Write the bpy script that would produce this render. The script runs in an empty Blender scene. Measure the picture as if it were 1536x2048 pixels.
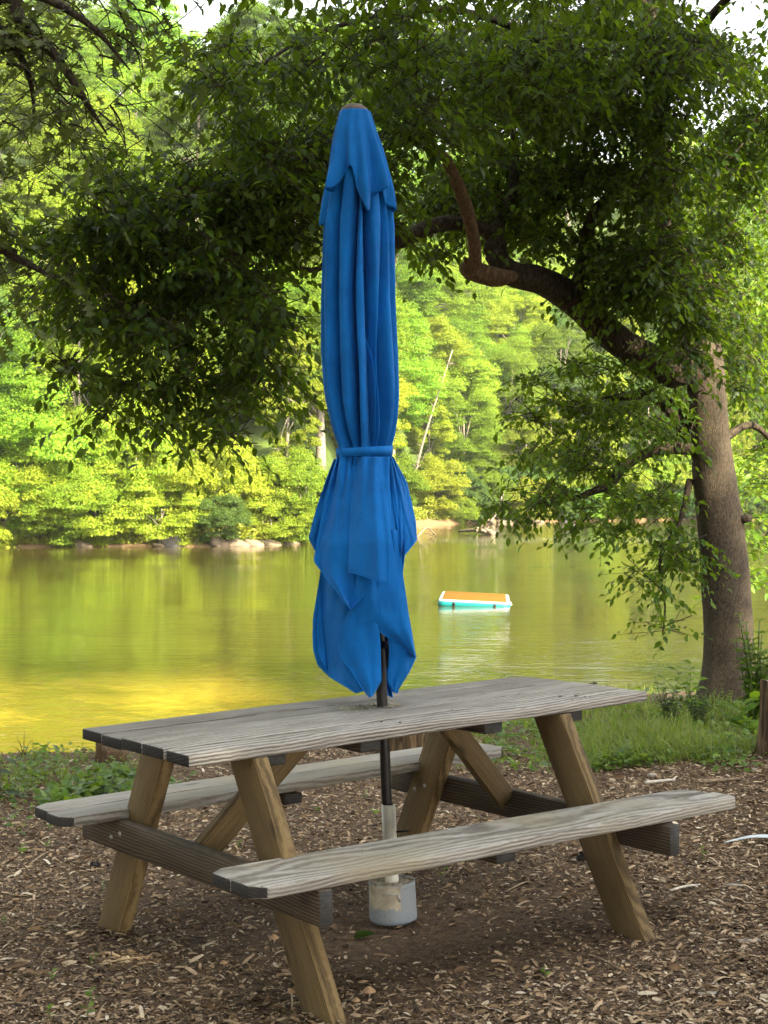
import bpy, math, random
import numpy as np
from mathutils import Vector, Matrix, Euler

# ------------------------------------------------------------------ camera, sky, sun, exposure
scene = bpy.context.scene
COL = scene.collection
F = 3076.0            # focal length in photo pixels (photo 1536 x 2048)
CAMH, PIT = 1.5546, 0.0128
cam_d = bpy.data.cameras.new('camera')
cam_d.sensor_fit = 'VERTICAL'
cam_d.sensor_height = 36.0
cam_d.sensor_width = 36.0
cam_d.lens = F / 2048 * 36.0
cam_d.clip_start = 0.05
cam_d.clip_end = 3000
cam = bpy.data.objects.new('camera', cam_d)
COL.objects.link(cam)
cam.location = (0, 0, CAMH)
cam.rotation_euler = (math.pi / 2 - PIT, 0, 0)
scene.camera = cam
scene.render.resolution_x, scene.render.resolution_y = 768, 1024

SUN_EL = math.radians(36)
SUN_ROT = math.radians(142)        # compass from +Y towards +X: behind the camera, to the right
world = bpy.data.worlds.new('World')
scene.world = world
world.use_nodes = True
wn = world.node_tree
sky = wn.nodes.new('ShaderNodeTexSky')
sky.sky_type = 'NISHITA'
sky.sun_disc = False
sky.sun_elevation = SUN_EL
sky.sun_rotation = SUN_ROT
sky.dust_density = 4.0
sky.air_density = 1.0
sky.ozone_density = 1.0
hsv = wn.nodes.new('ShaderNodeHueSaturation')      # hazy, whitish summer sky
hsv.inputs['Saturation'].default_value = 0.22
wn.links.new(sky.outputs[0], hsv.inputs['Color'])
wn.links.new(hsv.outputs[0], wn.nodes['Background'].inputs[0])
wn.nodes['Background'].inputs[1].default_value = 0.15

sun_d = bpy.data.lights.new('sun', 'SUN')
sun_d.energy = 4.6
sun_d.angle = math.radians(0.5)
sun_d.color = (1.0, 0.90, 0.64)
sun = bpy.data.objects.new('sun', sun_d)
COL.objects.link(sun)
TOSUN = Vector((math.sin(SUN_ROT) * math.cos(SUN_EL), math.cos(SUN_ROT) * math.cos(SUN_EL), math.sin(SUN_EL)))
sun.rotation_euler = TOSUN.to_track_quat('Z', 'Y').to_euler()

scene.view_settings.view_transform = 'Standard'
scene.view_settings.look = 'None'
scene.view_settings.gamma = 1.0
scene.view_settings.use_curve_mapping = False
scene.view_settings.exposure = 2.5
scene.cycles.max_bounces = 8
scene.cycles.diffuse_bounces = 4
scene.cycles.transmission_bounces = 6
scene.cycles.transparent_max_bounces = 8

rng = np.random.default_rng(7)
random.seed(7)

# ------------------------------------------------------------------ helpers
def ray_dir(px, py):
    x = (px - 768) / F
    u = -(py - 1024) / F
    cp, sp = math.cos(PIT), math.sin(PIT)
    return np.array([x, cp + u * sp, -sp + u * cp])

def at(px, py, Y):
    """world point seen at photo pixel (px, py) at distance Y along the view"""
    d = ray_dir(px, py)
    return np.array([0, 0, CAMH]) + d * (Y / d[1])

def mesh_obj(name, V, polys, mat, parent=None, smooth=False, local=None):
    """one mesh object from numpy vertices and a list of (n, k) face arrays"""
    me = bpy.data.meshes.new(name)
    V = np.asarray(V, dtype=np.float32).reshape(-1, 3)
    polys = [np.asarray(p, dtype=np.int32) for p in polys if len(p)]
    me.vertices.add(len(V))
    me.vertices.foreach_set('co', V.ravel())
    loops = np.concatenate([p.ravel() for p in polys])
    tot = np.concatenate([np.full(len(p), p.shape[1], dtype=np.int32) for p in polys])
    start = np.concatenate([[0], np.cumsum(tot)[:-1]]).astype(np.int32)
    me.loops.add(len(loops))
    me.loops.foreach_set('vertex_index', loops)
    me.polygons.add(len(tot))
    me.polygons.foreach_set('loop_start', start)
    me.polygons.foreach_set('loop_total', tot)
    if smooth:
        me.polygons.foreach_set('use_smooth', np.ones(len(tot), dtype=bool))
    me.update(calc_edges=True)
    me.validate()
    if mat is not None:
        me.materials.append(mat)
    o = bpy.data.objects.new(name, me)
    COL.objects.link(o)
    if parent is not None:
        o.parent = parent
    return o

def thing(name, label, cat, loc=(0, 0, 0), group=None, rot=(0, 0, 0)):
    o = bpy.data.objects.new(name, None)
    o.empty_display_size = 0.1
    COL.objects.link(o)
    o.location = loc
    o.rotation_euler = rot
    tag(o, label, cat, group)
    return o

def tag(o, label=None, cat=None, group=None, kind=None):
    if label: o['label'] = label
    if cat: o['category'] = cat
    if group: o['group'] = group
    if kind: o['kind'] = kind
    return o

def dup(root, loc, rotz=0.0, scale=1.0, label=None, group=None):
    r = root.copy(); COL.objects.link(r)
    r.location = loc; r.rotation_euler = (0, 0, rotz); r.scale = (scale, scale, scale) if not hasattr(scale, '__len__') else scale
    if label: r['label'] = label
    if group: r['group'] = group
    for ch in list(root.children):
        c = ch.copy(); COL.objects.link(c); c.parent = r
        for g in ch.children:
            d = g.copy(); COL.objects.link(d); d.parent = c
    return r

def unit(a):
    return a / np.maximum(np.linalg.norm(a, axis=-1, keepdims=True), 1e-9)

_nr = np.random.default_rng(99)
_ND = [unit(_nr.normal(size=(10, 3))) for _ in range(6)]
_NP = [_nr.uniform(0, 6.28, 10) for _ in range(6)]
def fbm(P, scale=1.0, octv=4):
    """smooth pseudo-noise in about -1..1 from sums of sines (P: (n,3))"""
    P = np.asarray(P, dtype=float) * scale
    out = np.zeros(P.shape[:-1]); amp = 1.0; s = 0
    for k in range(octv):
        w = np.sin(P @ (_ND[k].T * (2.0 ** k) * 2.2) + _NP[k] + 1.7 * np.sin(P @ _ND[(k + 1) % 6].T * (2.0 ** k)))
        out += amp * w.mean(-1) * 1.8; s += amp; amp *= 0.55
    return out / s

def tube_arrays(pts, radii, n=8, cap=True, bump=0.0, bscale=6.0):
    pts = np.asarray(pts, float); radii = np.broadcast_to(np.asarray(radii, float), (len(pts),))
    T = np.gradient(pts, axis=0); T = unit(T)
    up = np.array([0, 0, 1.0]) if abs(T[0][2]) < 0.9 else np.array([1.0, 0, 0])
    A = np.cross(up, T[0]); A /= np.linalg.norm(A)
    rings = []
    ang = np.linspace(0, 2 * np.pi, n, endpoint=False)
    for i in range(len(pts)):
        A = A - T[i] * (A @ T[i]); A /= np.linalg.norm(A)
        B = np.cross(T[i], A)
        rings.append(pts[i] + radii[i] * (np.cos(ang)[:, None] * A + np.sin(ang)[:, None] * B))
    V = np.concatenate(rings)
    if bump:
        c = np.repeat(pts, n, axis=0)
        d = V - c
        V = c + d * (1 + bump * fbm(V, bscale, 3))[:, None]
    m = len(pts)
    i = np.arange(m - 1)[:, None] * n; j = np.arange(n)[None, :]
    q = np.stack([i + j, i + (j + 1) % n, i + n + (j + 1) % n, i + n + j], -1).reshape(-1, 4)
    polys = [q]
    if cap:
        V = np.concatenate([V, pts[:1], pts[-1:]])
        a = m * n; k = np.arange(n)
        polys.append(np.stack([np.full(n, a), (k + 1) % n, k], -1))
        polys.append(np.stack([np.full(n, a + 1), (m - 1) * n + k, (m - 1) * n + (k + 1) % n], -1))
    return V, polys

class MB:
    """collects pieces and links them as one mesh"""
    def __init__(s): s.V = []; s.P = []; s.n = 0
    def add(s, V, polys):
        s.V.append(np.asarray(V, float)); s.P += [np.asarray(p) + s.n for p in polys]; s.n += len(V); return s
    def tube(s, pts, radii, n=8, **k): return s.add(*tube_arrays(pts, radii, n, **k))
    def box(s, lo, hi):
        x0, y0, z0 = lo; x1, y1, z1 = hi
        V = [(x0,y0,z0),(x1,y0,z0),(x1,y1,z0),(x0,y1,z0),(x0,y0,z1),(x1,y0,z1),(x1,y1,z1),(x0,y1,z1)]
        return s.add(V, [np.array([(0,3,2,1),(4,5,6,7),(0,1,5,4),(1,2,6,5),(2,3,7,6),(3,0,4,7)])])
    def prism(s, poly, z0, z1):
        n = len(poly); V = [(x, y, z0) for x, y in poly] + [(x, y, z1) for x, y in poly]
        k = np.arange(n)
        return s.add(V, [np.stack([k, (k+1)%n, n+(k+1)%n, n+k], -1), np.arange(n)[::-1][None], (np.arange(n)+n)[None]])
    def lathe(s, prof, n=24, origin=(0,0,0)):
        prof = np.asarray(prof, float); a = np.linspace(0, 2*np.pi, n, endpoint=False); m = len(prof)
        V = np.stack([prof[:,0][:,None]*np.cos(a), prof[:,0][:,None]*np.sin(a), np.repeat(prof[:,1][:,None], n, 1)], -1).reshape(-1,3) + np.array(origin)
        i = np.arange(m-1)[:,None]*n; j = np.arange(n)[None]
        return s.add(V, [np.stack([i+j, i+(j+1)%n, i+n+(j+1)%n, i+n+j], -1).reshape(-1,4)])
    def build(s, name, mat, parent=None, smooth=False):
        return mesh_obj(name, np.concatenate(s.V), s.P, mat, parent, smooth)

def bevel(o, w=0.004, seg=2):
    m = o.modifiers.new('edge', 'BEVEL'); m.width = w; m.segments = seg; m.limit_method = 'ANGLE'
    return o

def smooth_poly(pts, n):
    """Catmull-Rom resample of a control polyline (k, d) to n points"""
    P = np.asarray(pts, float); k = len(P)
    Q = np.concatenate([[2*P[0]-P[1]], P, [2*P[-1]-P[-2]]])
    t = np.linspace(0, k-1-1e-6, n); i = t.astype(int); f = (t-i)[:, None]
    p0, p1, p2, p3 = Q[i], Q[i+1], Q[i+2], Q[i+3]
    return 0.5*((2*p1)+(-p0+p2)*f+(2*p0-5*p1+4*p2-p3)*f**2+(-p0+3*p1-3*p2+p3)*f**3)

def instance(P, D, N, S, tv, tpolys):
    """copies of a template (x along D, z along N) at P with size S -> V, polys"""
    D = unit(D); N = N - D * (N * D).sum(-1, keepdims=True); N = unit(N); B = np.cross(N, D)
    S = np.broadcast_to(np.asarray(S, float), (len(P),))[:, None, None]
    V = P[:, None] + S * (D[:, None] * tv[None, :, :1] + B[:, None] * tv[None, :, 1:2] + N[:, None] * tv[None, :, 2:3])
    off = (np.arange(len(P)) * len(tv))[:, None, None]
    return V.reshape(-1, 3), [(off + np.asarray(t)[None]).reshape(-1, np.asarray(t).shape[1]) for t in tpolys]

# leaf templates: x = along the midrib 0..1, y = width, z = fold / droop
LEAF_OVATE = (np.array([(0,0,0),(.28,.25,.045),(.62,.22,.02),(1,0,-.16),(.62,-.22,.02),(.28,-.25,.045),(.3,0,0),(.64,0,-.05)]),
              [np.array([(0,6,1),(7,3,2),(0,5,6),(7,4,3)]), np.array([(6,7,2,1),(6,5,4,7)])])
LEAF_LONG = (np.array([(0,0,0),(.3,.13,.03),(.7,.11,.0),(1,0,-.2),(.7,-.11,.0),(.3,-.13,.03),(.3,0,-.01),(.7,0,-.06)]), LEAF_OVATE[1])
LEAF_SIMPLE = (np.array([(0,0,0),(.5,.30,.07),(1,0,-.08),(.5,-.30,.07)]), [np.array([(0,2,1),(0,3,2)])])
_oak = [(0,.02),(.18,.05),(.30,.26),(.36,.07),(.55,.34),(.60,.08),(.80,.24),(.82,.07),(1,0)]
LEAF_OAK = (np.array([(0,0,0)]+[(x,y,.02) for x,y in _oak]+[(x,-y,.02) for x,y in _oak[::-1]]), None)
def _fan(k): return np.array([(0, i, i+1) for i in range(1, k)])
# oak leaf: strips about the midrib
_ov = []; 
for x, y in _oak: _ov += [(x, y, .15*y), (x, 0, -.06*x), (x, -y, .15*y)]
_oq = []
for i in range(len(_oak)-1):
    a = 3*i; _oq += [(a+1, a+4, a+3, a), (a+2, a+5, a+4, a+1)]
LEAF_OAK = (np.array(_ov), [np.array(_oq)])

# ------------------------------------------------------------------ node material helpers
def new_mat(name):
    m = bpy.data.materials.new(name); m.use_nodes = True
    nt = m.node_tree; return m, nt, nt.nodes['Principled BSDF'], nt.nodes['Material Output']
def N(nt, t, **k):
    n = nt.nodes.new(t)
    for a, v in k.items(): setattr(n, a, v)
    return n
def L(nt, a, b): nt.links.new(a, b)
def ramp(nt, fac, stops, interp='LINEAR'):
    r = N(nt, 'ShaderNodeValToRGB'); cr = r.color_ramp; cr.interpolation = interp
    while len(cr.elements) < len(stops): cr.elements.new(0.5)
    for e, (p, c) in zip(cr.elements, stops):
        e.position = p; e.color = (*c, 1) if len(c) == 3 else c
    if fac is not None: L(nt, fac, r.inputs[0])
    return r.outputs[0]
def noise(nt, vec, scale, detail=4, rough=.55, dist=0):
    n = N(nt, 'ShaderNodeTexNoise'); n.inputs['Scale'].default_value = scale; n.inputs['Detail'].default_value = detail
    n.inputs['Roughness'].default_value = rough; n.inputs['Distortion'].default_value = dist
    if vec is not None: L(nt, vec, n.inputs['Vector'])
    return n.outputs['Fac']
def mapping(nt, vec, scale=(1,1,1), loc=(0,0,0), rot=(0,0,0)):
    m = N(nt, 'ShaderNodeMapping'); m.inputs['Scale'].default_value = scale; m.inputs['Location'].default_value = loc; m.inputs['Rotation'].default_value = rot
    L(nt, vec, m.inputs['Vector']); return m.outputs[0]
def mix(nt, fac, a, b, mode='MIX'):
    m = N(nt, 'ShaderNodeMix', data_type='RGBA', blend_type=mode)
    for s, v in ((0, fac), (6, a), (7, b)):
        if hasattr(v, 'is_output') or hasattr(v, 'links'): L(nt, v, m.inputs[s])
        else: m.inputs[s].default_value = v if s == 0 else ((*v, 1) if len(v) == 3 else v)
    return m.outputs[2]
def math_(nt, op, a, b=None):
    m = N(nt, 'ShaderNodeMath', operation=op)
    for s, v in ((0, a), (1, b)):
        if v is None: continue
        if hasattr(v, 'links'): L(nt, v, m.inputs[s])
        else: m.inputs[s].default_value = v
    return m.outputs[0]
def bump(nt, h, strength=.3, dist=.01, normal=None):
    b = N(nt, 'ShaderNodeBump'); b.inputs['Strength'].default_value = strength; b.inputs['Distance'].default_value = dist
    L(nt, h, b.inputs['Height'])
    if normal is not None: L(nt, normal, b.inputs['Normal'])
    return b.outputs[0]
def objco(nt): return N(nt, 'ShaderNodeTexCoord').outputs['Object']

def simple_mat(name, col, rough=.6, metal=0, var=.25, scale=20, bumpd=.0, spec=.5):
    m, nt, p, out = new_mat(name)
    co = objco(nt); n = noise(nt, co, scale, 5)
    lo = tuple(c*(1-var) for c in col); hi = tuple(min(1, c*(1+var)) for c in col)
    L(nt, ramp(nt, n, [(.3, lo), (.7, hi)]), p.inputs['Base Color'])
    p.inputs['Roughness'].default_value = rough; p.inputs['Metallic'].default_value = metal
    p.inputs['Specular IOR Level'].default_value = spec
    if bumpd: L(nt, bump(nt, n, .6, bumpd), p.inputs['Normal'])
    return m

def leaf_mat(name, cols, trans, tfac=.45, rough=.45, objvar=0.0, spec=.4):
    """cols: list of leaf colours; each leaf takes one; trans: colour of light passing through"""
    m, nt, p, out = new_mat(name)
    g = N(nt, 'ShaderNodeNewGeometry')
    k = len(cols)
    c = ramp(nt, g.outputs['Random Per Island'], [((i)/(k-1), c) for i, c in enumerate(cols)])
    tc = mix(nt, .55, c, trans)
    tc = mix(nt, 1.0, tc, (1.0, 1.0, 1.0), 'MULTIPLY')
    if objvar:
        oi = N(nt, 'ShaderNodeObjectInfo')
        hs = N(nt, 'ShaderNodeHueSaturation'); hs2 = N(nt, 'ShaderNodeHueSaturation')
        hv = math_(nt, 'MULTIPLY_ADD', oi.outputs['Random'], .04); hv.node.inputs[2].default_value = .484
        vv = math_(nt, 'FRACT', math_(nt, 'MULTIPLY', oi.outputs['Random'], 7.31))
        vv = math_(nt, 'MULTIPLY_ADD', vv, objvar); vv.node.inputs[2].default_value = 1 - objvar*.5
        for h, s in ((hs, c), (hs2, tc)):
            L(nt, hv, h.inputs['Hue']); L(nt, vv, h.inputs['Value']); L(nt, s, h.inputs['Color'])
        c, tc = hs.outputs[0], hs2.outputs[0]
    L(nt, c, p.inputs['Base Color']); p.inputs['Roughness'].default_value = rough; p.inputs['Specular IOR Level'].default_value = spec
    t = N(nt, 'ShaderNodeBsdfTranslucent'); L(nt, tc, t.inputs['Color'])
    mx = N(nt, 'ShaderNodeMixShader'); mx.inputs[0].default_value = tfac
    L(nt, p.outputs[0], mx.inputs[1]); L(nt, t.outputs[0], mx.inputs[2]); L(nt, mx.outputs[0], out.inputs[0])
    return m

def bark_mat(name, dark, light, scale=30, vert=.25, bd=.012):
    m, nt, p, out = new_mat(name)
    co = objco(nt); mv = mapping(nt, co, (1, 1, vert))
    v = N(nt, 'ShaderNodeTexVoronoi', feature='F1'); v.inputs['Scale'].default_value = scale
    n0 = noise(nt, mv, scale*.6, 4)
    dv = N(nt, 'ShaderNodeVectorMath', operation='MULTIPLY_ADD'); L(nt, mv, dv.inputs[0])
    dv.inputs[1].default_value = (1, 1, 1)
    cmb = N(nt, 'ShaderNodeCombineXYZ'); s = math_(nt, 'MULTIPLY', n0, .06)
    for i in range(3): L(nt, s, cmb.inputs[i])
    L(nt, cmb.outputs[0], dv.inputs[2]); L(nt, dv.outputs[0], v.inputs['Vector'])
    n1 = noise(nt, mv, scale*2.2, 6, .65); n2 = noise(nt, co, 3.0, 3)
    h = math_(nt, 'ADD', math_(nt, 'MULTIPLY', v.outputs['Distance'], .9), math_(nt, 'MULTIPLY', n1, .7))
    c = ramp(nt, h, [(.35, light), (.75, tuple(a*.55+b*.45 for a, b in zip(dark, light))), (1.0, dark)])
    c = mix(nt, math_(nt, 'MULTIPLY', n2, .45), c, tuple(x*.6 for x in light))
    L(nt, c, p.inputs['Base Color']); p.inputs['Roughness'].default_value = .9; p.inputs['Specular IOR Level'].default_value = .2
    hi = math_(nt, 'SUBTRACT', 1.0, h)
    L(nt, bump(nt, hi, .9, bd), p.inputs['Normal'])
    return m

def wood_mat(name, c_dark, c_mid, c_light, endc, ring=.011, crack=.5, stain=None, rough=.75, bs=.55):
    """sawn timber, grain along local X, growth rings about a pith line below the board"""
    m, nt, p, out = new_mat(name)
    co = objco(nt); g = N(nt, 'ShaderNodeNewGeometry'); oi = N(nt, 'ShaderNodeObjectInfo')
    r = g.outputs['Random Per Island']
    rr = math_(nt, 'ADD', r, oi.outputs['Random'])
    off = N(nt, 'ShaderNodeCombineXYZ')
    L(nt, math_(nt, 'MULTIPLY', rr, 37.0), off.inputs[0])
    L(nt, math_(nt, 'MULTIPLY_ADD', math_(nt, 'FRACT', math_(nt, 'MULTIPLY', rr, 5.7)), .10), off.inputs[1])
    L(nt, math_(nt, 'MULTIPLY', math_(nt, 'FRACT', math_(nt, 'MULTIPLY', rr, 9.1)), .06), off.inputs[2])
    va = N(nt, 'ShaderNodeVectorMath', operation='ADD'); L(nt, co, va.inputs[0]); L(nt, off.outputs[0], va.inputs[1])
    P = va.outputs[0]
    # slow wander of the grain
    wv = mapping(nt, P, (.9, 2.5, 2.5)); wn_ = N(nt, 'ShaderNodeTexNoise'); wn_.inputs['Scale'].default_value = 1.6; wn_.inputs['Detail'].default_value = 1.2
    L(nt, wv, wn_.inputs['Vector'])
    vm = N(nt, 'ShaderNodeVectorMath', operation='MULTIPLY_ADD'); L(nt, wn_.outputs['Color'], vm.inputs[0])
    vm.inputs[1].default_value = (0, .07, .07); L(nt, P, vm.inputs[2])
    wave = N(nt, 'ShaderNodeTexWave', wave_type='RINGS', rings_direction='X', wave_profile='SIN')
    wave.inputs['Scale'].default_value = .314 / ring; wave.inputs['Distortion'].default_value = 2.0; wave.inputs['Detail'].default_value = 2
    wave.inputs['Detail Scale'].default_value = 1.0
    L(nt, vm.outputs[0], wave.inputs['Vector'])
    fib = noise(nt, mapping(nt, P, (1.6, 70, 70)), 3.0, 7, .7)
    fine = noise(nt, mapping(nt, P, (6, 260, 260)), 3.0, 3, .6)
    blot = noise(nt, mapping(nt, P, (1.5, 5, 5)), 2.0, 4)
    f = math_(nt, 'ADD', math_(nt, 'MULTIPLY', wave.outputs['Fac'], .26), math_(nt, 'ADD', math_(nt, 'MULTIPLY', fib, .62), math_(nt, 'MULTIPLY', blot, .34)))
    c = ramp(nt, f, [(.40, c_dark), (.58, c_mid), (.78, c_light)])
    br = math_(nt, 'MULTIPLY_ADD', math_(nt, 'FRACT', math_(nt, 'MULTIPLY', rr, 13.3)), .42); br.node.inputs[2].default_value = .78
    c = mix(nt, 1.0, c, br, 'MULTIPLY')
    cr = ramp(nt, fine, [(.30, (0, 0, 0)), (.40, (1, 1, 1))])
    c = mix(nt, crack, c, mix(nt, 1.0, c, cr, 'MULTIPLY'))
    # knots
    kv = N(nt, 'ShaderNodeTexVoronoi', feature='F1'); kv.inputs['Scale'].default_value = 1.0; kv.inputs['Randomness'].default_value = 1.0
    L(nt, mapping(nt, P, (2.6, 7, 2.5)), kv.inputs['Vector'])
    k = ramp(nt, kv.outputs['Distance'], [(.05, (1, 1, 1)), (.13, (0, 0, 0))])
    c = mix(nt, math_(nt, 'MULTIPLY', k, .65), c, tuple(x*.55 for x in c_dark))
    if stain:
        st = noise(nt, co, 2.3, 3); c = mix(nt, ramp(nt, st, [(.5, (0, 0, 0)), (.7, (.55, .55, .55))]), c, stain)
    # sawn ends
    on = N(nt, 'ShaderNodeTexCoord').outputs['Normal']; sx = N(nt, 'ShaderNodeSeparateXYZ'); L(nt, on, sx.inputs[0])
    e = ramp(nt, math_(nt, 'ABSOLUTE', sx.outputs[0]), [(.55, (0, 0, 0)), (.65, (1, 1, 1))])
    ec = mix(nt, math_(nt, 'MULTIPLY', wave.outputs['Fac'], .35), endc, tuple(x*1.6 for x in endc))
    ec = mix(nt, .5, ec, mix(nt, 1.0, ec, ramp(nt, noise(nt, P, 60, 4), [(.3, (.3, .3, .3)), (.7, (1.3, 1.3, 1.3))]), 'MULTIPLY'))
    c = mix(nt, e, c, ec)
    L(nt, c, p.inputs['Base Color']); p.inputs['Roughness'].default_value = rough; p.inputs['Specular IOR Level'].default_value = .35
    h = math_(nt, 'ADD', math_(nt, 'MULTIPLY', wave.outputs['Fac'], .5), math_(nt, 'ADD', fib, math_(nt, 'MULTIPLY', cr, .5)))
    L(nt, bump(nt, h, bs, .0035), p.inputs['Normal'])
    return m

M = {}
M['wood_grey'] = wood_mat('weathered_grey_timber', (.07, .057, .045), (.215, .19, .16), (.38, .36, .33), (.022, .019, .017))
M['wood_bench'] = wood_mat('weathered_bench_timber', (.11, .093, .075), (.25, .225, .19), (.39, .37, .33), (.035, .031, .027), stain=(.30, .25, .15))
M['wood_leg'] = wood_mat('brown_treated_timber', (.050, .032, .013), (.125, .080, .029), (.205, .138, .058), (.04, .026, .012), ring=.008, crack=.45)
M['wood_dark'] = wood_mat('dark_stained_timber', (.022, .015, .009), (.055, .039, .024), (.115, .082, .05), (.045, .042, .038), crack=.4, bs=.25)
M['bark'] = bark_mat('grey_brown_bark', (.040, .031, .022), (.125, .095, .066), 85, .42, .007)
M['bark_branch'] = bark_mat('dark_branch_bark', (.02, .015, .010), (.085, .062, .042), 45, .5, .008)
M['bark_far'] = simple_mat('pale_far_bark', (.16, .13, .095), .9, var=.4, scale=8)
M['dead_wood'] = bark_mat('bare_orange_dead_wood', (.065, .042, .024), (.20, .130, .072), 55, .35, .006)

# ------------------------------------------------------------------ ground, bank, hillside: one sheet
ZW = -0.95
def near_shore(x):
    return np.interp(x, [-60, -20, -6, -3, -1, 0.5, 2, 4, 8, 20, 60], [13, 12.4, 11.9, 12.0, 13.0, 15.0, 18.0, 19.5, 21, 28, 50])
def far_shore(x):
    return np.interp(x, [-140, -60, -20, -6.3, -3.4, -1.0, 1.8, 9.8, 23, 60, 160], [58, 64, 69.5, 71.5, 77, 95, 114, 129, 137, 140, 150])
def sstep(a, b, x):
    t = np.clip((x - a) / (b - a), 0, 1); return t * t * (3 - 2 * t)
def gz(x, y):
    x = np.asarray(x, float); y = np.asarray(y, float)
    P = np.stack([x, y, np.zeros_like(x)], -1)
    s = near_shore(x) - y                       # >0 on the near bank
    base = 0.014 * np.clip(x, -6, 6) + .10 * sstep(.9, 2.4, x) * sstep(6.0, 8.2, y) * (1 - sstep(8.6, 9.8, y))
    base = base - .028 - .030*np.exp(-(((x+1.0)/.8)**2+((y-5.9)/.8)**2)) - .016*np.exp(-(((x-1.1)/.5)**2+((y-5.3)/.5)**2))
    bumps = .022 * fbm(P, .9, 4) + .010 * fbm(P, 4.0, 3)
    # the bank falls to the water: steep on the left, long and gentle on the right
    w = np.interp(x, [-4, -1, 1, 3, 6], [2.4, 3.6, 6.0, 7.5, 8])
    lip = sstep(0, 1, s / w)
    near = (base + bumps) * (.3 + .7 * lip) + (ZW - .02) * (1 - lip) - 1.2 * sstep(0, -5, s)
    d = y - far_shore(x)                        # >0 on the far bank
    far = ZW + np.clip(d, 0, 1.0) * .34 + np.clip(d - 1.0, 0, 6) * .14 + .45 * np.clip(d - 6, 0, 110) + .25 * fbm(P, .22, 3) * sstep(0, 2, d) + 1.6 * fbm(P, .06, 3) * sstep(5, 30, d)
    bed = ZW - 1.3
    z = np.where(s > -5, near, np.where(d > 0, far, np.maximum(bed, ZW + np.clip(d, -4, 0) * .4)))
    return z

def axis(segs):
    out = []
    for a, b, st in segs: out.append(np.arange(a, b, st))
    return np.concatenate(out + [[segs[-1][1]]])
gx = axis([(-260, -60, 8), (-60, -12, 2), (-12, -3.2, .4), (-3.2, 3.4, .05), (3.4, 12, .4), (12, 60, 2), (60, 260, 8)])
gy = axis([(-60, 0, 4), (0, 3.5, .5), (3.5, 12, .05), (12, 24, .2), (24, 60, 2), (60, 150, 1.0), (150, 330, 6)])
GX, GY = np.meshgrid(gx, gy)
GZ = gz(GX, GY)
nx, ny = len(gx), len(gy)
i = np.arange(ny - 1)[:, None] * nx; j = np.arange(nx - 1)[None]
quads = np.stack([i + j, i + j + 1, i + nx + j + 1, i + nx + j], -1).reshape(-1, 4)

m, nt, p, out = new_mat('soil_and_bank')
geo = N(nt, 'ShaderNodeNewGeometry'); pos = geo.outputs['Position']
n1 = noise(nt, pos, 1.1, 5); n2 = noise(nt, pos, 26, 6, .7); n3 = noise(nt, pos, 90, 4, .7)
soil = ramp(nt, n2, [(.28, (.026, .016, .009)), (.5, (.095, .060, .034)), (.72, (.20, .135, .08))])
soil = mix(nt, ramp(nt, n3, [(.35, (0, 0, 0)), (.75, (.6, .6, .6))]), soil, (.23, .16, .105))
clay = ramp(nt, n2, [(.3, (.075, .045, .022)), (.7, (.20, .125, .06))])
sep = N(nt, 'ShaderNodeSeparateXYZ'); L(nt, pos, sep.inputs[0])
# sandy clay near the waterline on both banks, leaf litter and green growth up the hill
zfac = ramp(nt, math_(nt, 'ADD', sep.outputs[2], math_(nt, 'MULTIPLY', n1, .35)), [(0.0, (0, 0, 0)), (.001, (0, 0, 0))])
lowz = N(nt, 'ShaderNodeMapRange'); lowz.inputs[1].default_value = -.30; lowz.inputs[2].default_value = -.62
L(nt, sep.outputs[2], lowz.inputs[0])
c = mix(nt, lowz.outputs[0], soil, clay)
fary = N(nt, 'ShaderNodeMapRange'); fary.inputs[1].default_value = 55; fary.inputs[2].default_value = 60
L(nt, sep.outputs[1], fary.inputs[0])
hiz = N(nt, 'ShaderNodeMapRange'); hiz.inputs[1].default_value = -.5; hiz.inputs[2].default_value = .2
L(nt, sep.outputs[2], hiz.inputs[0])
green = ramp(nt, noise(nt, pos, .9, 6, .7), [(.3, (.02, .03, .008)), (.7, (.075, .11, .02))])
c = mix(nt, math_(nt, 'MULTIPLY', fary.outputs[0], hiz.outputs[0]), c, green)
L(nt, c, p.inputs['Base Color']); p.inputs['Roughness'].default_value = .95; p.inputs['Specular IOR Level'].default_value = .15
L(nt, bump(nt, math_(nt, 'ADD', n2, math_(nt, 'MULTIPLY', n3, .5)), .9, .02), p.inputs['Normal'])
ground = mesh_obj('ground', np.stack([GX, GY, GZ], -1), [quads], m, smooth=True)
tag(ground, kind='structure')

# the river: murky, with small wind ripples
m, nt, p, out = new_mat('murky_river_water')
geo = N(nt, 'ShaderNodeNewGeometry'); pos = geo.outputs['Position']
sep = N(nt, 'ShaderNodeSeparateXYZ'); L(nt, pos, sep.inputs[0])
sh = N(nt, 'ShaderNodeMapRange'); sh.inputs[1].default_value = 25; sh.inputs[2].default_value = 17.5; sh.interpolation_type = 'SMOOTHSTEP'
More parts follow.
